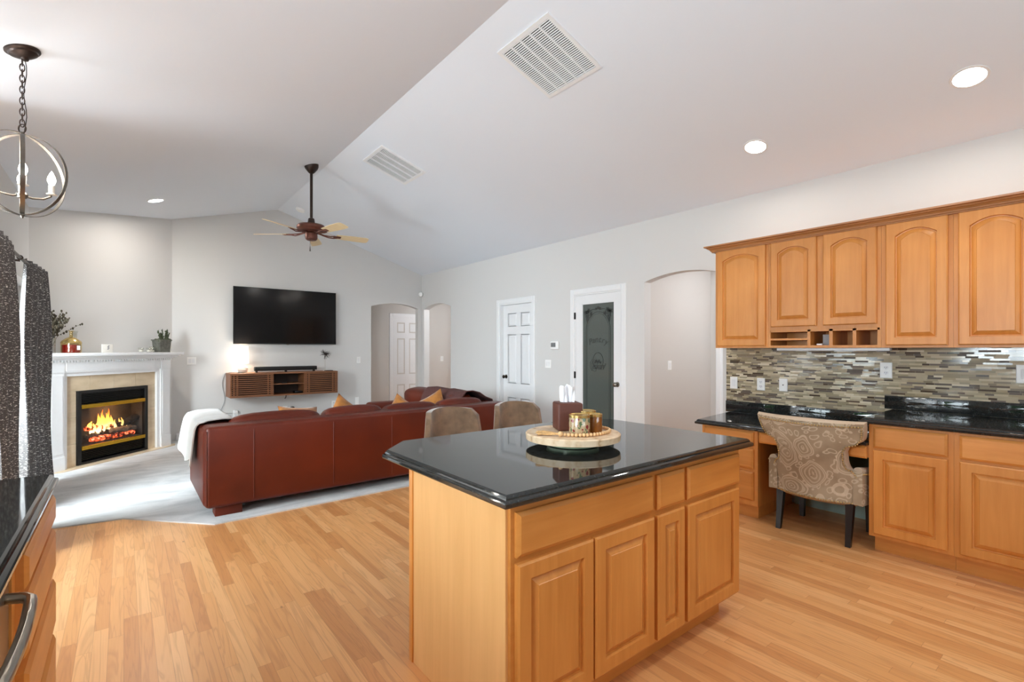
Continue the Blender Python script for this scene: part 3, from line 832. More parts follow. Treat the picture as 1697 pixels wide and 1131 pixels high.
# --- base cabinets on the right wall
def base_unit(y1, y0, label):
    t = thing('base_cabinet', label, 'cabinet', (4.36, (y0 + y1) / 2, 0), group='base cabinets along the tiled wall')
    obj('carcass', box(4.02, WX - 0.005, y0, y1, 0.105, 0.872), 'maple_v', t, 0)
    obj('toe_kick', box(4.075, WX - 0.05, y0, y1 - (0.02 if y1 > 1 else 0), 0.0, 0.105), 'maple_y', t, 0)
    g = F_NX(4.02)
    obj('drawer', drawer_front(g, -(y1 - 0.027), -(y0 + 0.027), 0.712, 0.856), 'maple_y', t, 0)
    obj('cabinet_door', raised_door(g, -(y1 - 0.027), -(y0 + 0.027), 0.128, 0.697), 'maple_v', t, 25)
    return t
base_unit(1.112, 0.672, 'maple base cabinet beside the paisley chair, one drawer above its door')
base_unit(0.671, 0.231, 'maple base cabinet at the photo\'s right edge, next after the one by the chair')
base_unit(0.230, -0.210, 'maple base cabinet beyond the two seen beside the paisley chair')
bt = single('base_countertop', counter([(3.985, -0.9), (WX - 0.002, -0.9), (WX - 0.002, 1.175), (3.985, 1.162)], 0.873, 0.914), 'granite', 'black granite worktop on the tall base cabinets along the tiled wall', 'countertop', smooth=20)
single('granite_upstand', box(WX - 0.022, WX - 0.001, -0.9, 1.205, 0.9145, 1.018, 0.002), 'granite', 'black granite upstand along the back of the higher worktop', 'upstand')

# --- desk
dk = thing('desk_cabinet', 'low maple drawer unit with three drawers under the desk end by the arch', 'cabinet', (4.36, 2.11, 0))
obj('carcass', box(4.02, WX - 0.005, 1.866, 2.350, 0.105, 0.720), 'maple_v', dk, 0)
obj('toe_kick', box(4.06, WX - 0.05, 1.880, 2.335, 0.0, 0.105), 'maple_y', dk, 0)
g = F_NX(4.02)
for v0, v1 in ((0.596, 0.706), (0.408, 0.568), (0.150, 0.382)): obj('drawer', drawer_front(g, -2.325, -1.896, v0, v1), 'maple_y', dk, 0)
ap = thing('pencil_drawer', 'shallow maple apron drawer spanning the kneehole under the desk top', 'drawer', (4.3, 1.49, 0.62))
obj('drawer_box', box(4.03, 4.55, 1.114, 1.864, 0.635, 0.720), 'maple_y', ap, 0)
obj('drawer_front', drawer_front(F_NX(4.03), -1.855, -1.125, 0.628, 0.712), 'maple_y', ap, 0)
single('writing_counter', counter([(3.985, 1.116), (WX - 0.002, 1.116), (WX - 0.002, 2.50), (3.985, 2.405)], 0.721, 0.762), 'granite', 'lower black granite desk top between the arch and the tall base cabinets', 'countertop', smooth=20)
single('desk_upstand', box(WX - 0.022, WX - 0.001, 1.12, 2.512, 0.7625, 0.872, 0.002), 'granite', 'black granite upstand along the back of the lower desk top', 'upstand')
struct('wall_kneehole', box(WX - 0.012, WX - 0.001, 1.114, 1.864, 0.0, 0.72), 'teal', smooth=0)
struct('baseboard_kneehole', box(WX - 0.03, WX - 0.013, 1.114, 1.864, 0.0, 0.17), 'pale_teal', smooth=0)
struct('wall_backsplash', box(WX - 0.009, WX - 0.0005, -2.55, 2.512, 0.80, 1.40), 'mosaic', smooth=0)

# --- wall cabinets
XF = 4.40; ZT = 2.312
def upper(y1, y0, doors, label, zb=1.413, cubby=False):
    t = thing('wall_cabinet', label, 'cabinet', (4.57, (y0 + y1) / 2, 1.396), group='maple wall cabinets')
    g = F_NX(XF)
    if not cubby:
        obj('carcass', box(XF, WX - 0.003, y0, y1, 1.396, ZT), 'maple_v', t, 0)
    else:
        bm = nb()
        quadbox(bm, XF, WX - 0.003, y0, y1, 1.545, ZT)
        quadbox(bm, XF, WX - 0.003, y0, y1, 1.396, 1.416)
        cells = [(1.641, 1.933), (1.483, 1.619), (1.323, 1.458), (1.164, 1.299)]
        edges = [y0] + [e for c in cells[::-1] for e in c] + [y1]
        for i in range(0, len(edges), 2): quadbox(bm, XF, WX - 0.003, edges[i], edges[i + 1], 1.416, 1.545)
        quadbox(bm, XF, WX - 0.02, y0 + 0.01, y1 - 0.01, 1.530, 1.546)
        quadbox(bm, WX - 0.02, WX - 0.003, y0, y1, 1.416, 1.545)
        obj('carcass', bm, 'maple_v', t, 0)
        obj('cubby_shelf', box(XF + 0.002, WX - 0.02, 1.640, 1.934, 1.460, 1.476), 'maple_y', t, 0)
    for a, b in doors: obj('cabinet_door', raised_door(g, -a, -b, zb, 2.303, arch=0.045), 'maple_v', t, 25)
    return t
upper(2.436, 1.951, [(2.413, 1.972)], 'single-door maple wall cabinet at the arch end of the row')
upper(1.950, 1.140, [(1.926, 1.570), (1.522, 1.166)], 'two-door maple wall cabinet with letter slots and cubbyholes below', 1.575, True)
upper(1.139, 0.738, [(1.111, 0.764)], 'single-door maple wall cabinet just right of the one with cubbyholes')
upper(0.737, 0.330, [(0.711, 0.352)], 'single-door maple wall cabinet cut by the photo\'s right edge')
upper(0.329, -0.10, [(0.303, -0.07)], 'single-door maple wall cabinet beyond the one at the photo\'s edge')
bm = nb()
prof = [(0.0, 2.298), (0.026, 2.298), (0.026, 2.306), (0.033, 2.309), (0.036, 2.318), (0.048, 2.330), (0.056, 2.332), (0.060, 2.341), (0.078, 2.345), (0.080, 2.357), (0.0, 2.357)]
rows = []
for off_end in (0,):
    A = [(XF - p, 2.437 + p, z) for p, z in prof]; B = [(XF - p, -0.10, z) for p, z in prof]; Cc = [(WX - 0.004, 2.437 + p, z) for p, z in prof]
    loops(bm, [Cc, A, B])
bmm = single('crown_moulding', bm, 'maple_dark', 'darker maple crown moulding running along the top of the wall cabinets', 'moulding', smooth=20)
single('cabinet_light_bar', box(4.44, 4.50, 1.10, 1.90, 1.372, 1.395, 0.004), 'glow_strip', 'slim white light bar under the cabinet with cubbyholes', 'light')
bm = nb(); quadbox(bm, 4.50, 4.52, 1.500, 1.562, 1.417, 1.505)
single('grey_card_box', bm, 'grey_paper', 'small upright grey card box in the first square cubbyhole', 'box')
single('white_key_fob', box(4.43, 4.46, 1.545, 1.585, 1.4165, 1.430, 0.004), 'white_plastic', 'small white fob lying in front of the grey card box', 'fob')

# --- left counter run: drawers and dishwasher
lc = thing('drawer_cabinet', 'maple four-drawer base cabinet at the far end of the counter by the camera', 'cabinet', (-0.55, 2.15, 0))
obj('carcass', box(-0.86, -0.222, 1.755, 2.50, 0.10, 0.872), 'maple_v', lc, 0)
obj('toe_kick', box(-0.86, -0.29, 1.76, 2.49, 0.0, 0.10), 'maple_y', lc, 0)
g = F_PX(-0.222)
for v0, v1 in ((0.752, 0.846), (0.572, 0.722), (0.368, 0.535), (0.125, 0.330)): obj('drawer', drawer_front(g, 1.80, 2.475, v0, v1, 0.026), 'maple_y', lc, 0)
dw = thing('dishwasher', 'stainless steel dishwasher with a bowed bar handle beside the drawers', 'dishwasher', (-0.55, 1.44, 0))
obj('tub', box(-0.86, -0.250, 1.142, 1.752, 0.10, 0.872), 'black', dw, 0)
obj('front_panel', box(-0.250, -0.226, 1.145, 1.749, 0.105, 0.868, 0.004), 'steel', dw)
obj('kick_plate', box(-0.80, -0.30, 1.15, 1.745, 0.0, 0.098), 'black', dw, 0)
bm = nb(); pts = []
for i in range(25):
    s = i / 24; e = min(1.0, min(s, 1 - s) / 0.10)
    pts.append((-0.228 + 0.048 * math.sin(e * PI / 2) ** 0.6 + 0.012 * math.sin(PI * s), 1.19 + 0.515 * s, 0.775))
lps = []
tube(bm, pts, 0.013, 12)
obj('handle', bm, 'steel', dw)
single('sink_countertop', counter([(-0.865, -1.2), (-0.195, -1.2), (-0.195, 2.545), (-0.865, 2.545)], 0.873, 0.914), 'granite', 'black granite counter at the lower left beside the camera', 'countertop', smooth=20)
single('sink_cabinet', box(-0.86, -0.222, -1.15, 1.138, 0.0, 0.872), 'maple_v', 'maple base cabinet under the left counter, nearest the camera', 'cabinet', smooth=0)

# ------------------------------------------------------------------ ceiling fittings
class Slope:
    """frame on a ceiling slope at (x, y): local x down the slope, y along the room, z up out of the room"""
    def __init__(s, x, y):
        k = SLL if x < RX else -SLR
        s.o = Vector((x, y, ceil_z(x))); s.t = Vector((1, 0, k)).normalized(); s.b = Vector((0, 1, 0)); s.n = Vector((-k, 0, 1)).normalized()
    def __call__(s, a, b, d): return s.o + s.t * a + s.b * b - s.n * d      # d: distance below the ceiling
    def mat(s): return Matrix((s.t, s.b, -s.n)).transposed()
def vent(x0, x1, y0, y1, label, nsec, along):
    S = Slope((x0 + x1) / 2, (y0 + y1) / 2); k = math.sqrt(1 + SLR ** 2)
    hx = (x1 - x0) / 2 * k; hy = (y1 - y0) / 2
    t = thing('air_vent', label, 'vent', tuple(S.o), group='ceiling air vents')
    bm = nb(); f = 0.032
    for p, q, r, s_ in ((-hx, hx, -hy, -hy + f), (-hx, hx, hy - f, hy), (-hx, -hx + f, -hy + f, hy - f), (hx - f, hx, -hy + f, hy - f)):
        prism(bm, [(p, r), (q, r), (q, s_), (p, s_)], S, -0.002, 0.010)
    iw = 2 * (hx - f); il = 2 * (hy - f)
    for i in range(1, nsec):
        c = -hy + f + il * i / nsec
        prism(bm, [(-hx + f, c - 0.006), (hx - f, c - 0.006), (hx - f, c + 0.006), (-hx + f, c + 0.006)], S, -0.002, 0.009)
    obj('frame', bm, 'trim', t, 0)
    bm = nb(); n = int(iw / 0.0165)
    for i in range(n):
        c = -hx + f + iw * (i + 0.5) / n
        A = [S(c - 0.0030, -hy + f, 0.001), S(c + 0.0020, -hy + f, 0.008), S(c + 0.0036, -hy + f, 0.0075), S(c - 0.0014, -hy + f, 0.0005)]
        d = S.b * il
        loops(bm, [A, [p + d for p in A]])
    obj('louvre', bm, 'trim', t, 0)
    obj('duct_back', prism(nb(), [(-hx + f, -hy + f), (hx - f, -hy + f), (hx - f, hy - f), (-hx + f, hy - f)], S, -0.001, 0.0004), 'black', t, 0)  # black sheet painting the shade between the louvres
vent(2.25, 2.80, 2.444, 3.02, 'large square white ceiling vent nearest the camera', 5, 'y')
vent(2.26, 2.817, 5.19, 5.745, 'white ceiling vent farther back near the fan', 4, 'y')
def can(x, y, label, power):
    S = Slope(x, y); m = S.mat()
    t = thing('recessed_light', label, 'light', tuple(S.o), group='recessed ceiling lights')
    obj('trim_ring', lathe(nb(), [(0.078, 0.0), (0.080, 0.006), (0.094, 0.005), (0.096, -0.001)], S.o, 32, m, False), 'trim', t)
    obj('lens', lathe(nb(), [(0.079, -0.0005), (0.079, 0.003), (0.05, 0.005), (0.0005, 0.006)], S.o, 32, m), 'lamp_on', t)
    l = bpy.data.lights.new('recessed_lamp', 'AREA'); l.shape = 'DISK'; l.size = 0.14; l.energy = power; l.color = (1, 0.93, 0.84)
    lo = bpy.data.objects.new('recessed_lamp', l); COL.objects.link(lo); lo.parent = t
    lo.location = -S.n * 0.02; lo.rotation_euler = S.n.to_track_quat('Z', 'Y').to_euler()
can(4.118, 0.615, 'lit round recessed light above the cabinets, nearer the camera', 4)
can(4.13, 1.936, 'lit round recessed light on the kitchen slope above the desk end', 4)
can(3.3, 0.40, 'recessed light on the kitchen slope right of the island, above the photo\'s top edge', 10)  # unseen can added to brighten the kitchen
can(0.317, 7.651, 'lit recessed light on the far slope near the fireplace', 13)
S = Slope(2.261, 8.40)
single('smoke_detector', lathe(nb(), [(0.072, -0.002), (0.072, 0.015), (0.064, 0.03), (0.03, 0.036), (0.001, 0.036)], S.o, 28, S.mat()), 'white_plastic', 'round white smoke detector on the ceiling behind the fan rod', 'detector')
bm = nb(); mt = Vector((-1, -1, 0)).to_track_quat('Z', 'Y').to_matrix()
lathe(bm, [(0.03, 0.0), (0.045, 0.004), (0.045, 0.03), (0.036, 0.045), (0.001, 0.05)], (4.75 - 0.04, 8.93 - 0.04, 2.49), 24, mt)
quadbox(bm, 4.70, 4.748, 8.88, 8.928, 2.47, 2.51)
single('motion_sensor', bm, 'white_plastic', 'small white round sensor in the corner above the two arches', 'sensor')

# --- ceiling fan
FX, FY = 1.843, 6.37; FZ = ceil_z(FX)
fan = thing('ceiling_fan', 'bronze five-blade ceiling fan with pale blades hanging from the ridge', 'ceiling fan', (FX, FY, FZ))
obj('canopy', lathe(nb(), [(0.085, FZ + 0.02), (0.085, FZ - 0.012), (0.075, FZ - 0.04), (0.04, FZ - 0.085), (0.022, FZ - 0.10)], (FX, FY, 0), 28), 'bronze', fan)
obj('downrod', tube(nb(), [(FX, FY, FZ - 0.08), (FX, FY, 3.0)], 0.017, 14), 'bronze', fan)
obj('coupling', lathe(nb(), [(0.02, 3.03), (0.036, 3.02), (0.045, 2.96), (0.06, 2.945)], (FX, FY, 0), 24), 'bronze', fan)
obj('motor_housing', lathe(nb(), [(0.02, 2.95), (0.10, 2.948), (0.155, 2.938), (0.172, 2.918), (0.172, 2.892), (0.155, 2.865), (0.12, 2.852), (0.06, 2.846)], (FX, FY, 0), 40), 'copper_fan', fan)
obj('switch_housing', lathe(nb(), [(0.055, 2.848), (0.07, 2.835), (0.074, 2.80), (0.070, 2.765), (0.05, 2.748), (0.001, 2.744)], (FX, FY, 0), 28), 'copper_fan', fan)
for k in range(5):
    ang = math.radians(-4 + 72 * k); R = Matrix.Rotation(ang, 3, 'Z') ; Pm = Matrix.Rotation(math.radians(-15), 3, 'X')
    zb = 2.832
    bm = nb(); ol = [(0.30, -0.052), (0.50, -0.066), (0.66, -0.068), (0.705, -0.058), (0.715, -0.03), (0.715, 0.03), (0.705, 0.058), (0.66, 0.068), (0.50, 0.066), (0.30, 0.052)]
    prism(bm, ol, lambda a, b, d: Vector((FX, FY, zb)) + R @ (Pm @ Vector((a, b, d))), -0.003, 0.003)
    bl = obj('fan_blade', bm, 'fan_blade', fan, 20)
    bm = nb()
    T = lambda a, b, d: Vector((FX, FY, zb)) + R @ Vector((a, b, d))
    for s in (-1, 1): tube(bm, [T(0.08, s * 0.012, 0.016), T(0.15, s * 0.016, -0.004), T(0.22, s * 0.038, -0.014), T(0.28, s * 0.034, -0.010 - s * 0.006), T(0.335, s * 0.012, -0.008)], 0.0075, 8)
    tube(bm, [T(0.335, -0.012, -0.008), T(0.352, 0, -0.008), T(0.335, 0.012, -0.008)], 0.0075, 8)
    prism(bm, [(0.27, -0.03), (0.36, -0.02), (0.36, 0.02), (0.27, 0.03)], lambda a, b, d: Vector((FX, FY, zb)) + R @ (Pm @ Vector((a, b, d))), -0.010, -0.003)
    obj('blade_iron', bm, 'copper_fan', bl)
bm = nb(); tube(bm, [(FX - 0.03, FY - 0.055, 2.77), (FX - 0.032, FY - 0.06, 2.66)], 0.0018, 6)
tube(bm, [(FX - 0.032, FY - 0.06, 2.662), (FX - 0.032, FY - 0.06, 2.60)], 0.006, 8, radii=[0.003, 0.008])
obj('pull_chain', bm, 'bronze', fan)

# --- chandelier: crossing rings with candle lamps
HX, HY = -0.445, 3.85; HZ = ceil_z(HX); GC = Vector((HX, HY, 2.362)); GR = 0.228
ch = thing('chandelier', 'orb chandelier of dark metal rings with lit candle bulbs on a chain', 'chandelier', (HX, HY, HZ))
S = Slope(HX, HY)
obj('canopy', lathe(nb(), [(0.078, -0.001), (0.078, 0.008), (0.066, 0.014), (0.062, 0.022), (0.045, 0.032), (0.02, 0.042), (0.012, 0.055)], S.o, 32, S.mat()), 'bronze', ch)
bm = nb(); z = HZ - 0.05; nl = 12; step = (z - 2.635) / nl
for i in range(nl):
    c = Vector((HX, HY, z - step * (i + 0.5))); d = Vector((1, 0, 0)) if i % 2 else Vector((0, 1, 0))
    tube(bm, [c + d * 0.010 * math.cos(2 * PI * k / 14) + Vector((0, 0, 0.022)) * math.sin(2 * PI * k / 14) for k in range(14)], 0.0028, 6, True)
tube(bm, [Vector((HX, HY, 2.62)) + Vector((0.8, -0.6, 0)) * 0.02 * math.cos(2 * PI * k / 18) + Vector((0, 0, 0.024)) * math.sin(2 * PI * k / 18) for k in range(18)], 0.0035, 8, True)
obj('chain', bm, 'bronze', ch)
cv = [(HX + 0.012 + 0.006 * math.sin(i), HY, HZ - 0.05 - (HZ - 2.66) * i / 10) for i in range(11)]
obj('cord', tube(nb(), cv, 0.0022, 6), 'black', ch)
def ring(R_, wd, th, mat3, ctr):
    lps = []; n = 56
    for k in range(n + 1):
        a = 2 * PI * k / n; lp = []
        for rr, ww in ((R_, -wd / 2), (R_ + th, -wd / 2), (R_ + th, wd / 2), (R_, wd / 2)):
            lp.append(ctr + mat3 @ Vector((rr * math.cos(a), ww, rr * math.sin(a))))
        lps.append(lp)
    bm = nb(); loops(bm, lps, True, False, False)
    return bm
for az, tilt, rr in ((45, 0, GR), (-31, 0, GR - 0.006), (97, 0, GR - 0.012)):
    m3 = Matrix.Rotation(math.radians(az), 3, 'Z') @ Matrix.Rotation(math.radians(tilt), 3, 'X')
    obj('ring', ring(rr, 0.020, 0.003, m3, GC), 'pewter', ch)
m3 = Matrix.Rotation(math.radians(20), 3, 'Z') @ Matrix.Rotation(math.radians(24), 3, 'X')
bm = nb(); lathe(bm, [(0.010, 2.60), (0.010, 2.575), (0.005, 2.57), (0.005, 2.27), (0.02, 2.262), (0.026, 2.25), (0.02, 2.232), (0.006, 2.225), (0.006, 2.15), (0.012, 2.14), (0.004, 2.118)], (HX, HY, 0), 16)
obj('stem', bm, 'pewter', ch)
for k in range(4):
    a = math.radians(8 - 90 * k); d = Vector((math.cos(a), math.sin(a), 0)); b0 = Vector((HX, HY, 2.25))
    arm = obj('arm', tube(nb(), [b0, b0 + d * 0.04 + Vector((0, 0, -0.012)), b0 + d * 0.085 + Vector((0, 0, -0.006)), b0 + d * 0.115 + Vector((0, 0, 0.014)), b0 + d * 0.12 + Vector((0, 0, 0.03))], 0.006, 8), 'pewter', ch)
    c = b0 + d * 0.12
    bm = nb(); lathe(bm, [(0.006, 2.272), (0.024, 2.276), (0.024, 2.281), (0.014, 2.284), (0.014, 2.33)], (c.x, c.y, 0), 16)
    obj('candle_sleeve', bm, 'ceramic', arm)
    bm = nb(); lathe(bm, [(0.008, 2.33), (0.013, 2.338), (0.019, 2.356), (0.017, 2.376), (0.008, 2.398), (0.001, 2.412)], (c.x, c.y, 0), 16)
    obj('bulb', bm, 'bulb_on', arm)
    l = bpy.data.lights.new('candle_lamp', 'POINT'); l.energy = 1.0; l.color = (1, 0.94, 0.86); l.shadow_soft_size = 0.03
    lo = bpy.data.objects.new('candle_lamp', l); COL.objects.link(lo); lo.parent = ch; lo.location = (c.x - HX, c.y - HY, 2.44 - HZ)

# ------------------------------------------------------------------ curtains on the patio door
def curtain(name, y0, y1, x0, x1, z0, z1, waves, amp, label, seed, gather):
    r = random.Random(seed); ph = r.uniform(0, 6)
    nu, nv = 110, 30
    bm = nb(); uv = bm.loops.layers.uv.new('UVMap')
    P = []
    for i in range(nu + 1):
        row = []
        for j in range(nv + 1):
            s = i / nu; t = j / nv
            g = 1 - gather * t
            yc = y0 + (y1 - y0) * (s * g + (1 - g) * 0.45)
            A = amp * (0.40 + 0.8 * (1 - t) ** 0.7)
            x = x0 + (x1 - x0) * s + A * math.sin(2 * PI * waves * s + ph + 0.6 * math.sin(2.2 * t + seed)) + 0.012 * math.sin(7 * t + 3 * s)
            row.append((Vector((x, yc + 0.02 * math.cos(2 * PI * waves * s + ph) , z0 + (z1 - z0) * t)), (s * 1.2, t * 2.1)))
        P.append(row)
    V = [[bm.verts.new(p[0]) for p in row] for row in P]
    for i in range(nu):
        for j in range(nv):
            fc = bm.faces.new((V[i][j], V[i + 1][j], V[i + 1][j + 1], V[i][j + 1]))
            for lp_, (a, b) in zip(fc.loops, ((i, j), (i + 1, j), (i + 1, j + 1), (i, j + 1))): lp_[uv].uv = P[a][b][1]
    o = single(name, bm, 'curtain', label, 'curtain', 'patio door curtains', 60)
    m = o.modifiers.new('thickness', 'SOLIDIFY'); m.thickness = 0.004
    return o
curtain('curtain', 4.42, 5.22, -0.66, -0.655, 0.015, 2.17, 4, 0.040, 'charcoal white-flecked curtain nearest the camera, cut by the photo\'s left edge', 1, 0.06)
curtain('curtain', 5.66, 6.92, -0.675, -0.605, 0.015, 2.16, 5, 0.040, 'charcoal white-flecked curtain hanging beside the fireplace mantel', 4, 0.32)
rod = thing('curtain_rod', 'dark metal curtain rod above the patio door', 'curtain rod', (-0.655, 5.8, 2.12))
obj('rod', tube(nb(), [(-0.655, 4.35, 2.125), (-0.655, 6.58, 2.125)], 0.013, 14), 'bronze', rod)
obj('finial', ball(nb(), (-0.655, 6.60, 2.125), 0.026, 16, 10), 'bronze', rod)
for yb in (4.40, 5.56):
    bm = nb(); tube(bm, [(LX + 0.002, yb, 2.10), (-0.655, yb, 2.10)], 0.009, 10); tube(bm, [(LX + 0.001, yb, 2.10), (LX + 0.012, yb, 2.10)], 0.028, 16)
    tube(bm, [(-0.655, yb - 0.012, 2.125), (-0.655, yb + 0.012, 2.125)], 0.020, 14)
    obj('bracket', bm, 'bronze', rod)

# ------------------------------------------------------------------ corner fireplace (own frame: x along the wall, y into it)
fp = thing('fireplace', 'white corner fireplace with dentil mantel and beige stone tile surround', 'fireplace', (-0.0587, 7.941, 0.0), PI / 4)
FM = Matrix.Translation((-0.0587, 7.941, 0)) @ Matrix.Rotation(PI / 4, 4, 'Z')
def fl(name, bm, mat, parent=None, smooth=20): return obj(name, bm, mat, parent or fp, smooth, local=True)
YB = 0.250
fl('mantel_shelf', box(-0.945, 0.945, -0.115, YB, 1.305, 1.340, 0.006), 'trim')
bm = nb(); quadbox(bm, -0.915, 0.915, -0.085, YB, 1.288, 1.305, 0.003); quadbox(bm, -0.885, 0.885, -0.055, YB, 1.272, 1.288, 0.003); quadbox(bm, -0.85, 0.85, -0.03, YB, 1.256, 1.272, 0.003)
fl('bed_moulding', bm, 'trim')
bm = nb(); n = 46
for i in range(n):
    x = -0.825 + 1.65 * (i + 0.5) / n
    quadbox(bm, x - 0.011, x + 0.011, -0.022, 0.0, 1.234, 1.256)
fl('dentil_course', bm, 'trim', smooth=0)
bm = nb(); quadbox(bm, -0.82, 0.82, 0.0, YB, 1.115, 1.258); quadbox(bm, -0.64, 0.64, -0.006, 0.0, 1.135, 1.225)
fl('frieze', bm, 'trim', smooth=0)
for s in (-1, 1):
    a, b = sorted((s * 0.82, s * 0.66)); a2, b2 = sorted((s * 0.66, s * 0.615))
    bm = nb(); quadbox(bm, a, b, 0.0, YB, 0.0, 1.115); quadbox(bm, a - 0.004, b + 0.004, -0.010, 0.0, 0.0, 0.17, 0.003); quadbox(bm, a + 0.02, b - 0.02, -0.006, 0.0, 0.2, 1.09, 0.002)
    quadbox(bm, a, b, -0.008, 0.0, 1.118, 1.234, 0.002)
    quadbox(bm, a2, b2, 0.018, YB, 0.0, 1.115)
    fl('pilaster', bm, 'trim')
fl('header_moulding', box(-0.615, 0.615, 0.018, YB, 1.072, 1.115), 'trim', smooth=0)
# tile: courses with thin joints
bm = nb()
def tl(x0, x1, z0, z1): quadbox(bm, x0 + 0.0012, x1 - 0.0012, 0.05, 0.11, z0 + 0.0012, z1 - 0.0012, 0.001, 1)
for z0, z1 in ((0.015, 0.28), (0.28, 0.585), (0.585, 0.893)):
    tl(-0.615, -0.482, z0, z1); tl(0.482, 0.615, z0, z1)
for i in range(4): tl(-0.615 + 1.23 * i / 4, -0.615 + 1.23 * (i + 1) / 4, 0.893, 1.072)
fl('tile_surround', bm, 'tile', smooth=0)
bm = nb(); prism(bm, [(-0.83, 0.01), (-0.74, -0.075), (0.82, -0.075), (0.92, 0.01), (0.80, 0.16), (-0.72, 0.16)], lambda a, b, d: (a, b, d), 0.0, 0.018)
fl('hearth', bm, 'tile', smooth=0)
bm = nb(); I0, I1, J0, J1 = -0.48, 0.48, 0.022, 0.893
for x0, x1, z0, z1 in ((I0, I0 + 0.045, J0, J1), (I1 - 0.045, I1, J0, J1), (I0 + 0.045, I1 - 0.045, J1 - 0.035, J1), (I0 + 0.045, I1 - 0.045, J0, J0 + 0.025)): quadbox(bm, x0, x1, 0.030, 0.12, z0, z1, 0.003)
ins = fl('firebox_frame', bm, 'black')
for zl, n, zh in ((0.728, 7, 0.86), (0.05, 7, 0.185)):
    bm = nb()
    for i in range(n):
        z = zl + (zh - zl) * (i + 0.5) / n
        A = [(I0 + 0.045, 0.040, z - 0.004), (I0 + 0.045, 0.062, z + 0.004), (I0 + 0.045, 0.062, z + 0.008), (I0 + 0.045, 0.038, z)]
        loops(bm, [A, [(I1 - 0.045, p[1], p[2]) for p in A]])
    quadbox(bm, I0 + 0.045, I1 - 0.045, 0.065, 0.07, zl, zh)
    fl('louvre_panel', bm, 'black_gloss', ins)
for z0 in (0.680, 0.190): fl('brass_bar', box(I0 + 0.046, I1 - 0.046, 0.024, 0.05, z0, z0 + 0.045, 0.004), 'brass', ins)
bm = nb(); c0, c1 = I0 + 0.045, I1 - 0.045
quadbox(bm, c0, c1, 0.235, 0.243, 0.235, 0.685); quadbox(bm, c0, c1, 0.07, 0.235, 0.225, 0.240); quadbox(bm, c0, c1, 0.07, 0.235, 0.675, 0.690)
quadbox(bm, c0 - 0.004, c0 + 0.006, 0.07, 0.235, 0.235, 0.68); quadbox(bm, c1 - 0.006, c1 + 0.004, 0.07, 0.235, 0.235, 0.68)
fl('firebox', bm, 'firebox_lining', ins, 0)
fl('glass_front', box(c0, c1, 0.052, 0.056, 0.235, 0.680), 'fire_glass', ins, 0)
def inworld(bm): bmesh.ops.transform(bm, matrix=FM, verts=bm.verts[:]); return bm
def log(p, q, r, mat, label, seed):
    bm = nb(); rr = random.Random(seed); p, q = Vector(p) + Vector((0.11, -0.025, 0)), Vector(q) + Vector((0.11, -0.025, 0)); n = 9
    pts = [p + (q - p) * i / n + Vector((0, rr.uniform(-.006, .006), rr.uniform(-.006, .006))) for i in range(n + 1)]
    tube(bm, pts, r, 12, radii=[r * rr.uniform(0.85, 1.1) for _ in pts])
    for v in bm.verts: v.co += Vector((0, rr.uniform(-.004, .004), rr.uniform(-.004, .004)))
    return single('fire_log', inworld(bm), mat, label, 'log', 'logs in the fireplace')
log((-0.36, 0.14, 0.278), (0.22, 0.130, 0.288), 0.032, 'ember', 'glowing red log lying lowest at the front of the fire', 1)
log((-0.10, 0.125, 0.350), (0.26, 0.145, 0.335), 0.040, 'hearth_log', 'pale grey log lying across the middle of the fire', 2)
log((0.08, 0.19, 0.395), (0.30, 0.17, 0.470), 0.042, 'char', 'black charred log tilted up at the right of the fire', 3)
log((-0.38, 0.19, 0.420), (0.02, 0.20, 0.395), 0.028, 'ember', 'glowing thin log at the back left of the fire', 4)
log((-0.40, 0.16, 0.310), (-0.18, 0.18, 0.345), 0.030, 'hearth_log', 'short grey log at the left end of the fire', 5)
bm = nb(); rr = random.Random(11)
for i in range(26):
    x = rr.uniform(-0.22, 0.28); h = 0.06 + 0.17 * max(0, 1 - abs(x - 0.0) / 0.28) * rr.uniform(0.6, 1.1); wd = rr.uniform(0.010, 0.024); y = rr.uniform(0.12, 0.19); zb = 0.385 + rr.uniform(-0.06, 0.03)
    pts, rad = [], []
    for k in range(10):
        t = k / 9; pts.append((x + 0.02 * math.sin(4 * t + i) * t, y + 0.01 * math.sin(3 * t + i * 2) * t, zb + h * t)); rad.append(max(0.0008, wd * math.sin(PI * (0.18 + 0.82 * t)) ** 0.9 * (1.15 - 0.5 * t)))
    tube(bm, pts, wd, 10, radii=rad)
fo = single('flame', inworld(bm), 'flame', 'orange flames rising from the logs in the fireplace', 'fire'); fo['kind'] = 'stuff'
fl_l = bpy.data.lights.new('fire_glow', 'POINT'); fl_l.energy = 3.0; fl_l.color = (1, 0.45, 0.15); fl_l.shadow_soft_size = 0.004
flo = bpy.data.objects.new('fire_glow', fl_l); COL.objects.link(flo); flo.location = FM @ Vector((0.06, 0.080, 0.575))

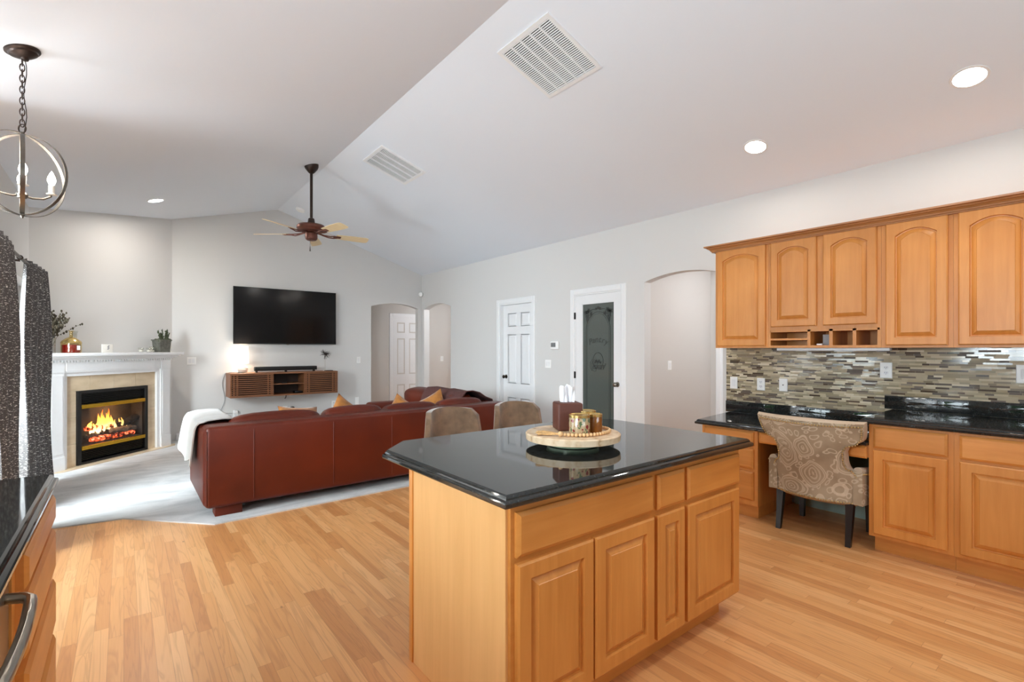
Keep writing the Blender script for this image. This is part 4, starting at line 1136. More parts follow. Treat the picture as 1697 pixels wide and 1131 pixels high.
# things on the mantel (z 1.34)
ZM = 1.3405
def mw(x, y, z=ZM): return FM @ Vector((x, y, z))
def mlathe(prof, x, y, seg=28): c = mw(x, y, 0); return lathe(nb(), [(r, ZM + z) for r, z in prof], (c.x, c.y, 0), seg)
vs = thing('flower_vase', 'clear glass vase of dark dried stems at the curtain end of the mantel', 'vase', tuple(mw(-0.74, 0.10)))
obj('glass_vase', mlathe([(0.05, 0.0), (0.055, 0.004), (0.056, 0.20), (0.053, 0.20), (0.052, 0.012), (0.001, 0.01)], -0.74, 0.10), 'vase_glass', vs)
bm = nb(); rr = random.Random(21); b0 = mw(-0.74, 0.10, ZM + 0.01)
for i in range(80):
    a = rr.uniform(0, 2 * PI); sp = rr.uniform(0.03, 0.20); h = rr.uniform(0.28, 0.46)
    if i == 0: a, sp, h = math.radians(38), 0.34, 0.34
    into = (-math.cos(a) + math.sin(a)) * q2 * sp
    if into > 0.09: sp *= 0.09 / into
    tip = b0 + Vector((sp * math.cos(a), sp * math.sin(a), h)); mid = b0 + Vector((sp * 0.25 * math.cos(a), sp * 0.25 * math.sin(a), h * 0.55))
    tube(bm, [b0, mid, tip], 0.002, 5)
    for k in range(9):
        t = 0.5 + 0.5 * k / 8; p = (mid + (tip - mid) * (2 * t - 1)); ball(bm, p + Vector((rr.uniform(-.01, .01), rr.uniform(-.01, .01), rr.uniform(-.01, .01))), rr.uniform(0.006, 0.012), 6, 4, (1, 1, 1.4))
obj('dried_stems', bm, 'dry_leaf', vs, 0)
bt_ = thing('amber_bottle', 'amber glass decanter bottle with red base beside the dried stems', 'bottle', tuple(mw(-0.53, 0.06)))
obj('glass_body', mlathe([(0.085, 0.0), (0.092, 0.006), (0.094, 0.115), (0.086, 0.135), (0.05, 0.165), (0.020, 0.180), (0.016, 0.195), (0.015, 0.245), (0.026, 0.252), (0.026, 0.258), (0.001, 0.259)], -0.53, 0.06), 'jar_glass', bt_)
obj('red_wax', mlathe([(0.080, 0.003), (0.084, 0.008), (0.084, 0.095), (0.001, 0.098)], -0.53, 0.06), 'ruby', bt_)
obj('gold_shoulder', mlathe([(0.095, 0.112), (0.096, 0.116), (0.088, 0.137), (0.052, 0.167), (0.022, 0.183), (0.019, 0.183), (0.05, 0.163), (0.085, 0.134), (0.093, 0.113)], -0.53, 0.06, 32), 'gold', bt_)
c = mw(-0.50, -0.032, ZM + 0.05); bm = nb()
for a, b in (((-0.018, 0.035), (0.018, 0.085)),):
    prism(bm, [(a[0], a[1]), (b[0], a[1]), (b[0], b[1]), (a[0], b[1])], lambda p, q, d: FM @ Vector((-0.53 + p, 0.06 - 0.0955 - d, ZM + q)), 0.0, 0.002)
obj('label', bm, 'paper', bt_, 0)
gj = single('glass_carafe', mlathe([(0.04, 0), (0.05, 0.006), (0.05, 0.09), (0.026, 0.15), (0.03, 0.23), (0.042, 0.26), (0.039, 0.26), (0.027, 0.23), (0.023, 0.15), (0.046, 0.09), (0.046, 0.01), (0.001, 0.008)], -0.395, 0.175), 'vase_glass', 'tall clear glass carafe on the mantel beside the amber bottle', 'carafe')
bm = box(-0.155, -0.005, 0.06, 0.072, ZM, ZM + 0.105, 0.006); bm = inworld(bm)
pq = thing('ceramic_plaque', 'small square white ceramic plaque standing mid mantel', 'plaque', tuple(mw(-0.08, 0.066)))
obj('plate', bm, 'ceramic', pq)
bm = nb(); rr = random.Random(5)
for i in range(4): prism(bm, [(-0.075 + 0.012 * math.cos(k * 1.26) + 0.01 * (i % 2), 0.045 + 0.013 * i + 0.009 * math.sin(k * 1.26)) for k in range(5)], lambda p, q, d: FM @ Vector((p, 0.0597 - d, ZM + q)), 0, 0.001)
obj('relief_motif', bm, 'grey_paper', pq, 0)
for x, y, lab in ((0.435, 0.09, 'small votive glass farthest from the planter on the mantel'), (0.525, 0.06, 'small votive glass in the middle of three on the mantel'), (0.61, 0.09, 'votive glass closest to the grey planter on the mantel')):
    k = 1.0 if x < 0.6 else 1.3
    t = thing('votive_glass', lab, 'votive', tuple(mw(x, y)), group='votive glasses on the mantel')
    obj('glass_cup', mlathe([(0.026, 0), (0.030, 0.004), (0.034, 0.062 * k), (0.031, 0.062 * k), (0.027, 0.012), (0.001, 0.01)], x, y, 20), 'vase_glass', t)
    obj('wax', mlathe([(0.024, 0.010), (0.0265, 0.012), (0.028, 0.034), (0.001, 0.034)], x, y, 20), 'ceramic', t)
pt = thing('succulent_planter', 'grey zinc box planter with dark succulents at the mantel end', 'planter', tuple(mw(0.76, 0.08)))
bm = nb()
lp_ = []
for hx, hy, z in ((0.085, 0.055, 0.0), (0.095, 0.065, 0.165), (0.103, 0.073, 0.165), (0.103, 0.073, 0.18), (0.092, 0.062, 0.18), (0.085, 0.055, 0.15)):
    lp_.append([FM @ Vector((0.76 + a * hx, 0.08 + b * hy, ZM + z)) for a, b in ((-1, -1), (1, -1), (1, 1), (-1, 1))])
loops(bm, lp_); obj('pot', bm, 'zinc', pt, 20)
bm = nb(); rr = random.Random(31)
for i in range(26):
    c = FM @ Vector((0.76 + rr.uniform(-.085, .085), 0.08 + rr.uniform(-.05, .05), ZM + 0.17)); ball(bm, c, rr.uniform(0.018, 0.03), 7, 5)
for i in range(9):
    x = 0.76 + (-0.055, -0.03, -0.015, 0.035, 0.05, 0.07, 0.085, 0.0, 0.06)[i]; c = FM @ Vector((x, 0.08 + rr.uniform(-.03, .03), ZM + 0.17))
    tip = c + Vector((rr.uniform(-.03, .04), rr.uniform(-.02, .03), rr.uniform(0.09, 0.17)))
    tube(bm, [c, (c + tip) / 2, tip], 0.006, 6, radii=[0.007, 0.008, 0.002])
    for k in range(6):
        p = c + (tip - c) * (0.2 + 0.13 * k); ball(bm, p + Vector((rr.uniform(-.012, .012), rr.uniform(-.012, .012), 0)), 0.008, 5, 4, (1.2, 1.2, 1.6))
obj('succulents', bm, 'leaf', pt, 0)
single('white_candlestick', mlathe([(0.022, 0), (0.022, 0.008), (0.011, 0.014), (0.011, 0.05), (0.019, 0.055), (0.019, 0.15), (0.008, 0.158), (0.001, 0.158)], 0.885, 0.06, 20), 'ceramic', 'slim white candlestick at the end of the mantel past the planter', 'candlestick')

# ------------------------------------------------------------------ television wall
tv = thing('television', 'large black wall-mounted flat television above the slatted console', 'television', (2.18, 8.86, 1.46))
TX0, TX1, TZ0, TZ1 = 1.362, 2.982, 1.467, 2.390
bm = nb(); yy = 8.835
for x0, x1, z0, z1 in ((TX0, TX0 + 0.011, TZ0, TZ1), (TX1 - 0.011, TX1, TZ0, TZ1), (TX0 + 0.011, TX1 - 0.011, TZ1 - 0.011, TZ1), (TX0 + 0.011, TX1 - 0.011, TZ0, TZ0 + 0.018)): quadbox(bm, x0, x1, yy, yy + 0.03, z0, z1, 0.002)
obj('bezel', bm, 'black_gloss', tv)
obj('screen', box(TX0 + 0.010, TX1 - 0.010, yy + 0.004, yy + 0.012, TZ0 + 0.017, TZ1 - 0.010), 'screen', tv, 0)
obj('back_cover', box(TX0 + 0.05, TX1 - 0.05, yy + 0.03, yy + 0.06, TZ0 + 0.05, TZ1 - 0.05, 0.01), 'black', tv)
obj('wall_bracket', box(1.95, 2.40, yy + 0.058, WY - 0.001, 1.80, 2.10), 'black', tv, 0)
obj('sensor_foot', box(2.155, 2.195, yy + 0.002, yy + 0.02, TZ0 - 0.012, TZ0 + 0.002, 0.003), 'steel', tv)

cs = thing('media_console', 'floating walnut media console with two slatted doors and an open middle', 'console', (2.09, 8.72, 0.635))
CX0, CX1, CY0, CY1, CZ0, CZ1 = 1.272, 2.905, 8.52, WY - 0.002, 0.632, 1.008
bm = nb()
quadbox(bm, CX0, CX1, CY0 - 0.004, CY1, CZ1 - 0.02, CZ1, 0.002); quadbox(bm, CX0, CX1, CY0, CY1, CZ0, CZ0 + 0.02, 0.002)
quadbox(bm, CX0, CX0 + 0.02, CY0, CY1, CZ0 + 0.02, CZ1 - 0.02); quadbox(bm, CX1 - 0.02, CX1, CY0, CY1, CZ0 + 0.02, CZ1 - 0.02)
quadbox(bm, 1.868, 1.886, CY0 + 0.015, CY1, CZ0 + 0.02, CZ1 - 0.02); quadbox(bm, 2.352, 2.370, CY0 + 0.015, CY1, CZ0 + 0.02, CZ1 - 0.02)
obj('case', bm, 'walnut', cs)
obj('back_board', box(CX0 + 0.02, CX1 - 0.02, CY1 - 0.03, CY1 - 0.012, CZ0 + 0.02, CZ1 - 0.02), 'walnut_dark', cs, 0)
obj('middle_shelf', box(1.886, 2.352, CY0 + 0.03, CY1 - 0.03, 0.812, 0.826), 'walnut', cs, 0)
for x0, x1 in ((CX0 + 0.022, 1.880), (2.356, CX1 - 0.006)):
    bm = nb(); n = 11
    for i in range(n):
        z = CZ0 + 0.030 + (CZ1 - CZ0 - 0.062) * i / (n - 1)
        quadbox(bm, x0, x1, CY0 - 0.012, CY0 + 0.006, z - 0.0068, z + 0.0068, 0.002, 1)
    for x in (x0 + 0.03, x0 + 0.075, x1 - 0.075, x1 - 0.03): quadbox(bm, x - 0.012, x + 0.012, CY0 + 0.006, CY0 + 0.014, CZ0 + 0.022, CZ1 - 0.022)
    obj('slatted_door', bm, 'walnut', cs)
    obj('door_void', box(x0 + 0.004, x1 - 0.004, CY0 + 0.05, CY0 + 0.055, CZ0 + 0.021, CZ1 - 0.021), 'walnut_dark', cs, 0)  # dark sheet painting the shade behind the slats
single('cable_box', box(2.22, 2.345, 8.58, 8.72, CZ0 + 0.0205, CZ0 + 0.058, 0.003), 'black_gloss', 'small black set-top box in the console\'s lower open bay', 'set-top box')
single('remote_control', box(2.02, 2.10, 8.57, 8.61, 0.8265, 0.842, 0.004), 'black', 'small dark remote on the console\'s open middle shelf', 'remote')
bm = nb(); tube(bm, [(2.09, 8.60, CZ0 + 0.0), (2.085, 8.60, CZ0 - 0.035), (2.07, 8.60, CZ0 - 0.06)], 0.008, 8)
single('dangling_plug', bm, 'black', 'short black cable end dangling beneath the console', 'cable')
sb = thing('soundbar', 'long black soundbar on the console under the television', 'soundbar', (2.12, 8.70, CZ1))
obj('bar_body', box(1.64, 2.603, 8.665, 8.76, CZ1 + 0.026, CZ1 + 0.092, 0.008), 'black', sb)
for x in (1.67, 2.11, 2.56): obj('foot', box(x - 0.012, x + 0.012, 8.68, 8.74, CZ1 + 0.0003, CZ1 + 0.027), 'black', sb, 0)
lp = thing('table_lamp', 'small lit white table lamp with round ceramic base on the console', 'lamp', (1.483, 8.75, CZ1))
obj('lamp_base', lathe(nb(), [(0.038, CZ1), (0.062, CZ1 + 0.015), (0.075, CZ1 + 0.05), (0.068, CZ1 + 0.085), (0.04, CZ1 + 0.108), (0.018, CZ1 + 0.118), (0.012, CZ1 + 0.13)], (1.483, 8.75, 0), 28), 'ceramic', lp)
obj('neck', tube(nb(), [(1.483, 8.75, CZ1 + 0.12), (1.483, 8.75, CZ1 + 0.19)], 0.006, 10), 'steel', lp)
bm = nb(); lathe(bm, [(0.085, CZ1 + 0.150), (0.076, CZ1 + 0.420), (0.073, CZ1 + 0.420), (0.082, CZ1 + 0.150)], (1.483, 8.75, 0), 32, None, False)
obj('lamp_shade', bm, 'shade_on', lp)
obj('bulb', ball(nb(), (1.483, 8.75, CZ1 + 0.25), 0.03, 14, 10), 'bulb_on', lp)
ll = bpy.data.lights.new('table_lamp_light', 'POINT'); ll.energy = 3.0; ll.color = (1, 0.88, 0.72); ll.shadow_soft_size = 0.05
lo = bpy.data.objects.new('table_lamp_light', ll); COL.objects.link(lo); lo.location = (1.483, 8.75, CZ1 + 0.33)
st = thing('starburst_ornament', 'brass starburst ornament on a thin stem at the console\'s end', 'ornament', (2.765, 8.75, CZ1))
bm = nb(); rr = random.Random(9); c = Vector((2.765, 8.75, 1.30))
ball(bm, c, 0.018, 12, 8)
for i in range(70):
    v = Vector((rr.gauss(0, 1), rr.gauss(0, 1), rr.gauss(0, 1))).normalized(); tube(bm, [c, c + v * rr.uniform(0.075, 0.105)], 0.0022, 4, radii=[0.003, 0.0014])
obj('starburst', bm, 'bronze', st, 0)
obj('stem', tube(nb(), [(2.765, 8.75, CZ1 + 0.01), (2.765, 8.75, 1.29)], 0.0025, 8), 'steel', st)
obj('stand_base', lathe(nb(), [(0.035, CZ1), (0.035, CZ1 + 0.010), (0.005, CZ1 + 0.014)], (2.765, 8.75, 0), 20), 'ceramic', st)
single('coaster', box(2.72, 2.84, 8.56, 8.66, CZ1 + 0.0003, CZ1 + 0.012, 0.003), 'walnut_dark', 'small dark flat box lying at the console\'s front corner', 'box')
pts = []
for i in range(13):
    t = i / 12; pts.append((1.262 - 0.055 * math.sin(t * 7) * 0.5 - 0.05 * t, 8.915, 0.99 - 0.60 * t))
pts = [(1.45, 8.80, CZ1 + 0.006), (1.33, 8.90, CZ1 + 0.006), (1.262, 8.915, CZ1 - 0.01)] + pts[1:] + [(1.24, 8.915, 0.37), (1.36, 8.905, 0.36)]
single('lamp_cord', tube(nb(), pts, 0.0035, 6), 'grey_plastic', 'thin grey lamp cord trailing down the wall from the console', 'cord')

# ------------------------------------------------------------------ switches and outlets
def plate(fn, a, z, kind, label, gang=1, cat=None, group=None, w=0.073, h=0.117, covers=()):
    W = w + 0.046 * (gang - 1)
    nm = {'switch': 'light_switch', 'outlet': 'power_outlet', 'blank': 'wall_plate', 'jack': 'cable_outlet'}[kind]
    o = Vector(fn(a, z, 0))
    t = thing(nm, label, cat or {'switch': 'switch', 'outlet': 'outlet', 'blank': 'outlet cover', 'jack': 'outlet'}[kind], tuple(o), group=group)
    def lp(i, d): return [fn(a + s * (W / 2 - i), z + q * (h / 2 - i), -d) for s, q in ((-1, -1), (1, -1), (1, 1), (-1, 1))]
    obj('cover_plate', loops(nb(), [lp(0, 0.0005), lp(0, 0.004), lp(0.004, 0.007)]), 'white_plastic', t, 0)
    for g_ in range(gang):
        c = a + (g_ - (gang - 1) / 2) * 0.046
        if kind == 'switch':
            bm = nb(); loops(bm, [[fn(c + s * (0.0165 - i), z + q * (0.033 - i), -(d + (0.002 if q > 0 else 0))) for s, q in ((-1, -1), (1, -1), (1, 1), (-1, 1))] for i, d in ((0, 0.006), (0, 0.008), (0.002, 0.0095))])
            obj('rocker', bm, 'trim', t, 0)
        elif kind == 'outlet':
            for q in (-1, 1):
                bm = nb(); loops(bm, [[fn(c + (0.0165 - i) * math.cos(k * PI / 8), z + q * 0.021 + (0.0145 - i) * math.sin(k * PI / 8), -d) for k in range(16)] for i, d in ((0, 0.006), (0, 0.009), (0.001, 0.0095))])
                soc = obj('socket', bm, 'trim', t, 0)
                bm = nb()
                for s in (-1, 1): prism(bm, [(c + s * 0.006 - 0.0014, z + q * 0.021 - 0.002), (c + s * 0.006 + 0.0014, z + q * 0.021 - 0.002), (c + s * 0.006 + 0.0014, z + q * 0.021 + 0.007), (c + s * 0.006 - 0.0014, z + q * 0.021 + 0.007)], fn, -0.0098, -0.009)
                prism(bm, [(c + 0.0025 * math.cos(k), z + q * 0.021 - 0.008 + 0.0025 * math.sin(k)) for k in range(6)], fn, -0.0098, -0.009)
                obj('slots', bm, 'black', soc, 0)
        elif kind == 'jack':
            bm = nb(); prism(bm, [(c + 0.005 * math.cos(k * PI / 4), z + 0.005 * math.sin(k * PI / 4)) for k in range(8)], fn, -0.012, -0.006)
            obj('connector', bm, 'black', t, 0)
    return t
ft = lambda a, z, d: (a, WY + d, z)
fb = lambda a, z, d: (WX - 0.009 + d, a, z)
plate(ft, 0.815, 1.205, 'switch', 'double white light switch between the fireplace and the console', 2)
plate(ft, 3.43, 1.182, 'switch', 'single white light switch beside the far arch')
o1 = plate(ft, 1.41, 0.345, 'outlet', 'white outlet with the lamp plugged in, low by the sofa\'s end')
bm = nb(); quadbox(bm, 1.385, 1.435, WY - 0.045, WY - 0.0095, 0.35, 0.40, 0.006)
single('plug_adapter', bm, 'white_plastic', 'white plug adapter in the outlet below the console\'s left end', 'plug')
plate(ft, 2.15, 0.358, 'jack', 'white cable outlet low on the wall below the console\'s middle')
bm = nb(); quadbox(bm, 2.235, 2.295, WY - 0.05, WY - 0.001, 0.26, 0.40, 0.012)
single('power_brick', bm, 'black', 'black power brick on the wall beside the cable outlet', 'power brick')
plate(ft, 2.97, 0.393, 'outlet', 'white outlet low on the wall behind the mustard cushion\'s point')
plate(ft, 3.40, 0.40, 'blank', 'plain white cover plate low on the wall beside the far arch', h=0.19)
plate(fr, 5.155, 1.174, 'switch', 'double white light switch below the thermostat', 2)
plate(lambda a, z, d: (a, 3.505 + d, z), 5.25, 1.185, 'switch', 'white light switch inside the arch beside the wall cabinets')
plate(fh, 5.75, 1.165, 'switch', 'white light switch in the dim hall behind the corner arches')
plate(fb, 2.434, 1.052, 'switch', 'white switch on the mosaic tiles at the arch end')
plate(fb, 2.170, 1.052, 'outlet', 'white outlet on the mosaic above the desk, between switch and cable outlet')
plate(fb, 1.969, 1.056, 'jack', 'white cable outlet on the mosaic above the desk, right of the two others')
plate(fb, 1.197, 1.217, 'outlet', 'white outlet on the mosaic above where the worktop steps up', w=0.08, h=0.125)
plate(fb, 0.435, 1.217, 'switch', 'white switch on the mosaic at the photo\'s right edge', w=0.08, h=0.125)
th = thing('thermostat', 'white thermostat with grey display on the wall by the pantry door', 'thermostat', (WX, 5.0, 1.437))
obj('case', box(WX - 0.028, WX - 0.0005, 4.925, 5.085, 1.38, 1.495, 0.012), 'white_plastic', th)
obj('display', box(WX - 0.0295, WX - 0.027, 4.975, 5.07, 1.415, 1.475), 'grey_plastic', th, 0)

# ------------------------------------------------------------------ leather sectional
sf = thing('sectional_sofa', 'cognac leather sectional sofa seen from behind, turning toward the hall', 'sofa', (2.05, 5.2, 0.01))
SX0, SX1, SY0 = 0.50, 3.60, 4.60
bm = nb(); quadbox(bm, SX0 + 0.012, SX1, SY0, SY0 + 0.24, 0.09, 0.755, 0.035, 4)
obj('back_panel', bm, 'leather', sf, 40)
bm = nb()
for x in (0.862, 1.53, 2.11, 2.75): tube(bm, [(x, SY0 - 0.0005, 0.13), (x, SY0 - 0.0005, 0.70), (x, SY0 + 0.02, 0.745), (x, SY0 + 0.20, 0.755)], 0.0035, 6)
tube(bm, [(SX0 + 0.05, SY0 + 0.008, 0.728), (SX1 - 0.05, SY0 + 0.008, 0.728)], 0.0045, 6)
tube(bm, [(SX0 + 0.022, SY0 + 0.008, 0.12), (SX0 + 0.022, SY0 + 0.008, 0.72)], 0.0045, 6)
obj('seam_piping', bm, 'leather', sf)
bm = nb(); quadbox(bm, SX0, SX0 + 0.27, SY0 + 0.02, 5.66, 0.09, 0.745, 0.05, 5); obj('arm', bm, 'leather', sf, 40)
bm = nb(); quadbox(bm, SX1 - 0.24, SX1, SY0 + 0.20, 6.62, 0.09, 0.74, 0.05, 4); obj('return_back', bm, 'leather', sf, 40)
bm = nb(); quadbox(bm, 2.66, SX1, 6.46, 6.70, 0.09, 0.64, 0.05, 4); obj('arm', bm, 'leather', sf, 40)
bm = nb(); quadbox(bm, SX0 + 0.26, SX1 - 0.23, SY0 + 0.22, 5.62, 0.09, 0.29, 0.02); quadbox(bm, 2.66, SX1 - 0.22, 5.60, 6.48, 0.09, 0.29, 0.02); obj('seat_base', bm, 'leather', sf, 40)
for x0, x1 in ((0.77, 1.42), (1.42, 2.04), (2.04, 2.66)):
    obj('seat_cushion', soft(nb(), ((x0 + x1) / 2, 5.25, 0.375), x1 - x0 - 0.005, 0.82, 0.18, 8, 7, (0, 0, 0.15)), 'leather', sf, 60)
for y0, y1 in ((4.84, 5.62), (5.62, 6.45)):
    obj('seat_cushion', soft(nb(), (3.0, (y0 + y1) / 2, 0.375), 0.70, y1 - y0 - 0.005, 0.18, 8, 7, (0, 0, 0.15)), 'leather', sf, 60)
T10 = Matrix.Rotation(math.radians(-9), 3, 'X')
for x0, x1, dz in ((0.70, 1.51, 0.01), (1.51, 2.135, 0.012), (2.135, 2.79, 0.0), (2.79, 3.40, 0.01)):
    obj('back_cushion', soft(nb(), ((x0 + x1) / 2, 4.905, 0.615 + dz), x1 - x0 - 0.008, 0.24, 0.36, 8, 4.5, (0, 0.25, 0.05), T10), 'leather', sf, 60)
TY = Matrix.Rotation(math.radians(-9), 3, 'Y')
for y0, y1 in ((5.02, 5.78), (5.78, 6.56)):
    obj('back_cushion', soft(nb(), (3.30, (y0 + y1) / 2, 0.635), 0.26, y1 - y0 - 0.008, 0.40, 8, 4.5, (0.25, 0, 0.06), TY), 'leather', sf, 60)
for x0, x1, y0, y1 in ((0.585, 0.785, 4.65, 4.80), (3.35, 3.55, 4.65, 4.80), (0.585, 0.785, 5.45, 5.60), (3.35, 3.55, 6.5, 6.65)):
    obj('foot', box(x0, x1, y0, y1, 0.0105, 0.095, 0.004), 'leather', sf)

# white throw over the sofa arm
def throw(u, v):
    # v: across the arm from the seat side to the hanging outer hem; u: along the arm
    y = 4.98 + 0.74 * u
    path = [(0.86, 0.56), (0.80, 0.70), (0.755, 0.768), (0.66, 0.778), (0.56, 0.778), (0.493, 0.762), (0.482, 0.70), (0.479, 0.60), (0.477, 0.48), (0.475, 0.36)]
    s = v * (len(path) - 1); i = min(int(s), len(path) - 2); f_ = s - i
    x = path[i][0] * (1 - f_) + path[i + 1][0] * f_; z = path[i][1] * (1 - f_) + path[i + 1][1] * f_
    hang = max(0.0, (v - 0.55) / 0.45)
    x += -hang * (0.010 + 0.010 * math.sin(16 * u + 1.0) + 0.055 * u * u)
    y += hang * (0.14 * (1 - u) * 0.6 + 0.06 * u) - (0.16 * (1 - u) * (1 - abs(v - 0.5) * 2) * (1 if v < 0.6 else 0.7))
    z += hang * (0.03 * math.sin(9 * u) + 0.05 * u)
    z += 0.004 * math.sin(25 * u + 9 * v)
    return (x, y, z)
single('throw_blanket', shell(nb(), throw, 40, 40, 0.010), 'white_cloth', 'white throw blanket draped over the sofa arm nearest the fireplace', 'throw', smooth=70)
def brown_throw(u, v):
    y = 4.93 + 0.95 * u
    path = [(3.10, 0.66), (3.16, 0.80), (3.24, 0.868), (3.34, 0.872), (3.44, 0.85), (3.52, 0.80), (3.605, 0.77), (3.625, 0.70), (3.63, 0.55)]
    s = v * (len(path) - 1); i = min(int(s), len(path) - 2); f_ = s - i
    x = path[i][0] * (1 - f_) + path[i + 1][0] * f_; z = path[i][1] * (1 - f_) + path[i + 1][1] * f_
    return (x + 0.008 * math.sin(12 * u), y + 0.05 * math.sin(4 * v), z + 0.010 * math.sin(14 * u + 5 * v))
single('throw_blanket', shell(nb(), brown_throw, 36, 32, 0.010), 'brown_throw', 'dark brown throw laid over the sofa\'s far return back', 'throw', smooth=70)
def pillow(c, size, t, rot, label):
    bm = nb(); n = 14; A, B = [], []
    def pt(i, j, s):
        x, y = 2 * i / n - 1, 2 * j / n - 1
        k = (1 - abs(x) ** 2.6) ** 0.5 * (1 - abs(y) ** 2.6) ** 0.5
        pin = 1 - 0.09 * (1 - abs(x) ** 2) * abs(y) ** 3 ; pin2 = 1 - 0.09 * (1 - abs(y) ** 2) * abs(x) ** 3
        return Vector(c) + rot @ Vector((x * pin2 * size / 2, s * t / 2 * k, y * pin * size / 2))
    A = [[bm.verts.new(pt(i, j, 1)) for j in range(n + 1)] for i in range(n + 1)]
    B = [[A[i][j] if i in (0, n) or j in (0, n) else bm.verts.new(pt(i, j, -1)) for j in range(n + 1)] for i in range(n + 1)]
    for i in range(n):
        for j in range(n):
            bm.faces.new((A[i][j], A[i + 1][j], A[i + 1][j + 1], A[i][j + 1])); bm.faces.new((B[i][j], B[i][j + 1], B[i + 1][j + 1], B[i + 1][j]))
    single('throw_pillow', bm, 'mustard', label, 'cushion', 'mustard cushions on the sofa', 60)
E3 = lambda rx, ry, rz: Matrix.Rotation(rz, 3, 'Z') @ Matrix.Rotation(ry, 3, 'Y') @ Matrix.Rotation(rx, 3, 'X')
pillow((1.40, 5.22, 0.625), 0.40, 0.14, E3(-0.55, 0.10, 0.1), 'mustard velvet cushion slumped lowest behind the sofa back, nearest the throw')
pillow((1.84, 5.16, 0.63), 0.42, 0.15, E3(-0.22, 0.62, 0.1), 'mustard velvet cushion standing on its corner below the console\'s end')
pillow((2.60, 5.40, 0.60), 0.38, 0.14, E3(-0.20, 0.50, -0.9), 'mustard velvet cushion standing before the hall door, left of the pair')
pillow((3.00, 5.36, 0.63), 0.40, 0.14, E3(-0.25, -0.50, -0.9), 'mustard velvet cushion tilted against the sofa\'s far return back')

# ------------------------------------------------------------------ bar stools
def stool(label, loc, rz):
    t = thing('bar_stool', label, 'stool', (0, 0, 0), group='suede bar stools behind the island')
    def back(u, v):
        s = 2 * u - 1
        th_ = s * 1.18
        top = 1.0 - 0.020 * s * s - 0.10 * max(0, abs(s) - 0.80) / 0.20 * 0.35
        z = 0.66 + (top - 0.66) * v
        lean = 0.05 * (v - 0.3)
        wz = 0.93 + 0.20 * (1 - v)
        return (0.222 * wz * math.sin(th_) / math.sin(1.18), 0.02 + (0.17 + lean) * math.cos(th_), z)
    bm = shell(nb(), back, 30, 12, 0.034)
    es = [e for e in bm.edges if len(e.link_faces) == 2 and e.calc_face_angle(0) > 0.9]
    bmesh.ops.bevel(bm, geom=es, offset=0.012, segments=3, profile=0.5, affect='EDGES')
    obj('backrest', bm, 'suede', t, 50, local=True)
    obj('seat', soft(nb(), (0, -0.02, 0.655), 0.44, 0.42, 0.10, 8, 4, (0, 0, 0.15)), 'suede', t, 60, local=True)
    bm = nb(); quadbox(bm, -0.19, 0.19, -0.20, 0.16, 0.585, 0.608); obj('seat_frame', bm, 'black', t, 0, local=True)
    for sx in (-1, 1):
        for sy in (-1, 1):
            obj('leg', tube(nb(), [(sx * 0.15, sy * 0.15 - 0.02, 0.59), (sx * 0.21, sy * 0.20 - 0.02, 0.0)], 0.013, 10, radii=[0.015, 0.010]), 'black', t, local=True)
    q = [(sx * 0.190, sy * 0.184 - 0.02, 0.20) for sx, sy in ((-1, -1), (1, -1), (1, 1), (-1, 1))]
    obj('footrest', tube(nb(), q, 0.008, 8, True), 'black', t, local=True)
    t.location = loc; t.rotation_euler = (0, 0, rz)
    return t
s1 = stool('brown suede bar stool nearer the sofa arm, left of the two behind the island', (1.668, 2.60, 0), 0.06)
dup(s1, (2.215, 2.62, 0), 0.0, 'brown suede bar stool directly behind the wooden riser on the island')

# ------------------------------------------------------------------ on the island
ZI = 0.9145
PC = Vector((1.735, 1.705, 0))
rs = thing('serving_riser', 'round pale wooden riser board on a green foot on the island', 'riser', (PC.x, PC.y, ZI))
obj('foot_ring', lathe(nb(), [(0.105, ZI), (0.125, ZI + 0.003), (0.130, ZI + 0.026), (0.001, ZI + 0.027)], PC, 40), 'green_glaze', rs, label='green foot')
obj('board', lathe(nb(), [(0.222, ZI + 0.028), (0.230, ZI + 0.031), (0.232, ZI + 0.058), (0.226, ZI + 0.063), (0.001, ZI + 0.0635)], PC, 56), 'board', rs)
ZR = ZI + 0.064
tb = thing('tissue_box', 'brown leatherette tissue box cover with a white tissue on the riser', 'tissue box', (1.765, 1.77, ZR))
RT = Matrix.Rotation(math.radians(-30), 3, 'Z')
bm = nb()
def tbx(p): return Vector((1.765, 1.772, ZR)) + RT @ Vector(p)
quadbox(bm, -0.064, 0.064, -0.064, 0.064, 0.0, 0.138, 0.010, 3)
bmesh.ops.transform(bm, matrix=Matrix.Translation((1.765, 1.772, ZR)) @ RT.to_4x4(), verts=bm.verts[:])
obj('cover', bm, 'leather_box', tb)
def tissue(u, v):
    s = 2 * u - 1; w_ = 0.030 + 0.006 * v
    a = s * w_ * 1.1
    return tbx((a, 0.016 * math.sin(5 * s + 2 * v) * (0.4 + v) + 0.006 * math.sin(11 * s), 0.132 + v * (0.090 - 0.006 * abs(s) + 0.006 * math.sin(7 * s + 1))))
bm = nb(); shell(bm, tissue, 26, 12, 0.0015)
def tissue2(u, v):
    s = 2 * u - 1
    return tbx((s * (0.026 + 0.012 * v), 0.014 + 0.014 * math.cos(4 * s) * v - 0.01 * v, 0.132 + v * (0.082 + 0.010 * math.sin(5 * s))))
shell(bm, tissue2, 20, 10, 0.0015)
obj('tissue', bm, 'tissue', tb, 70)
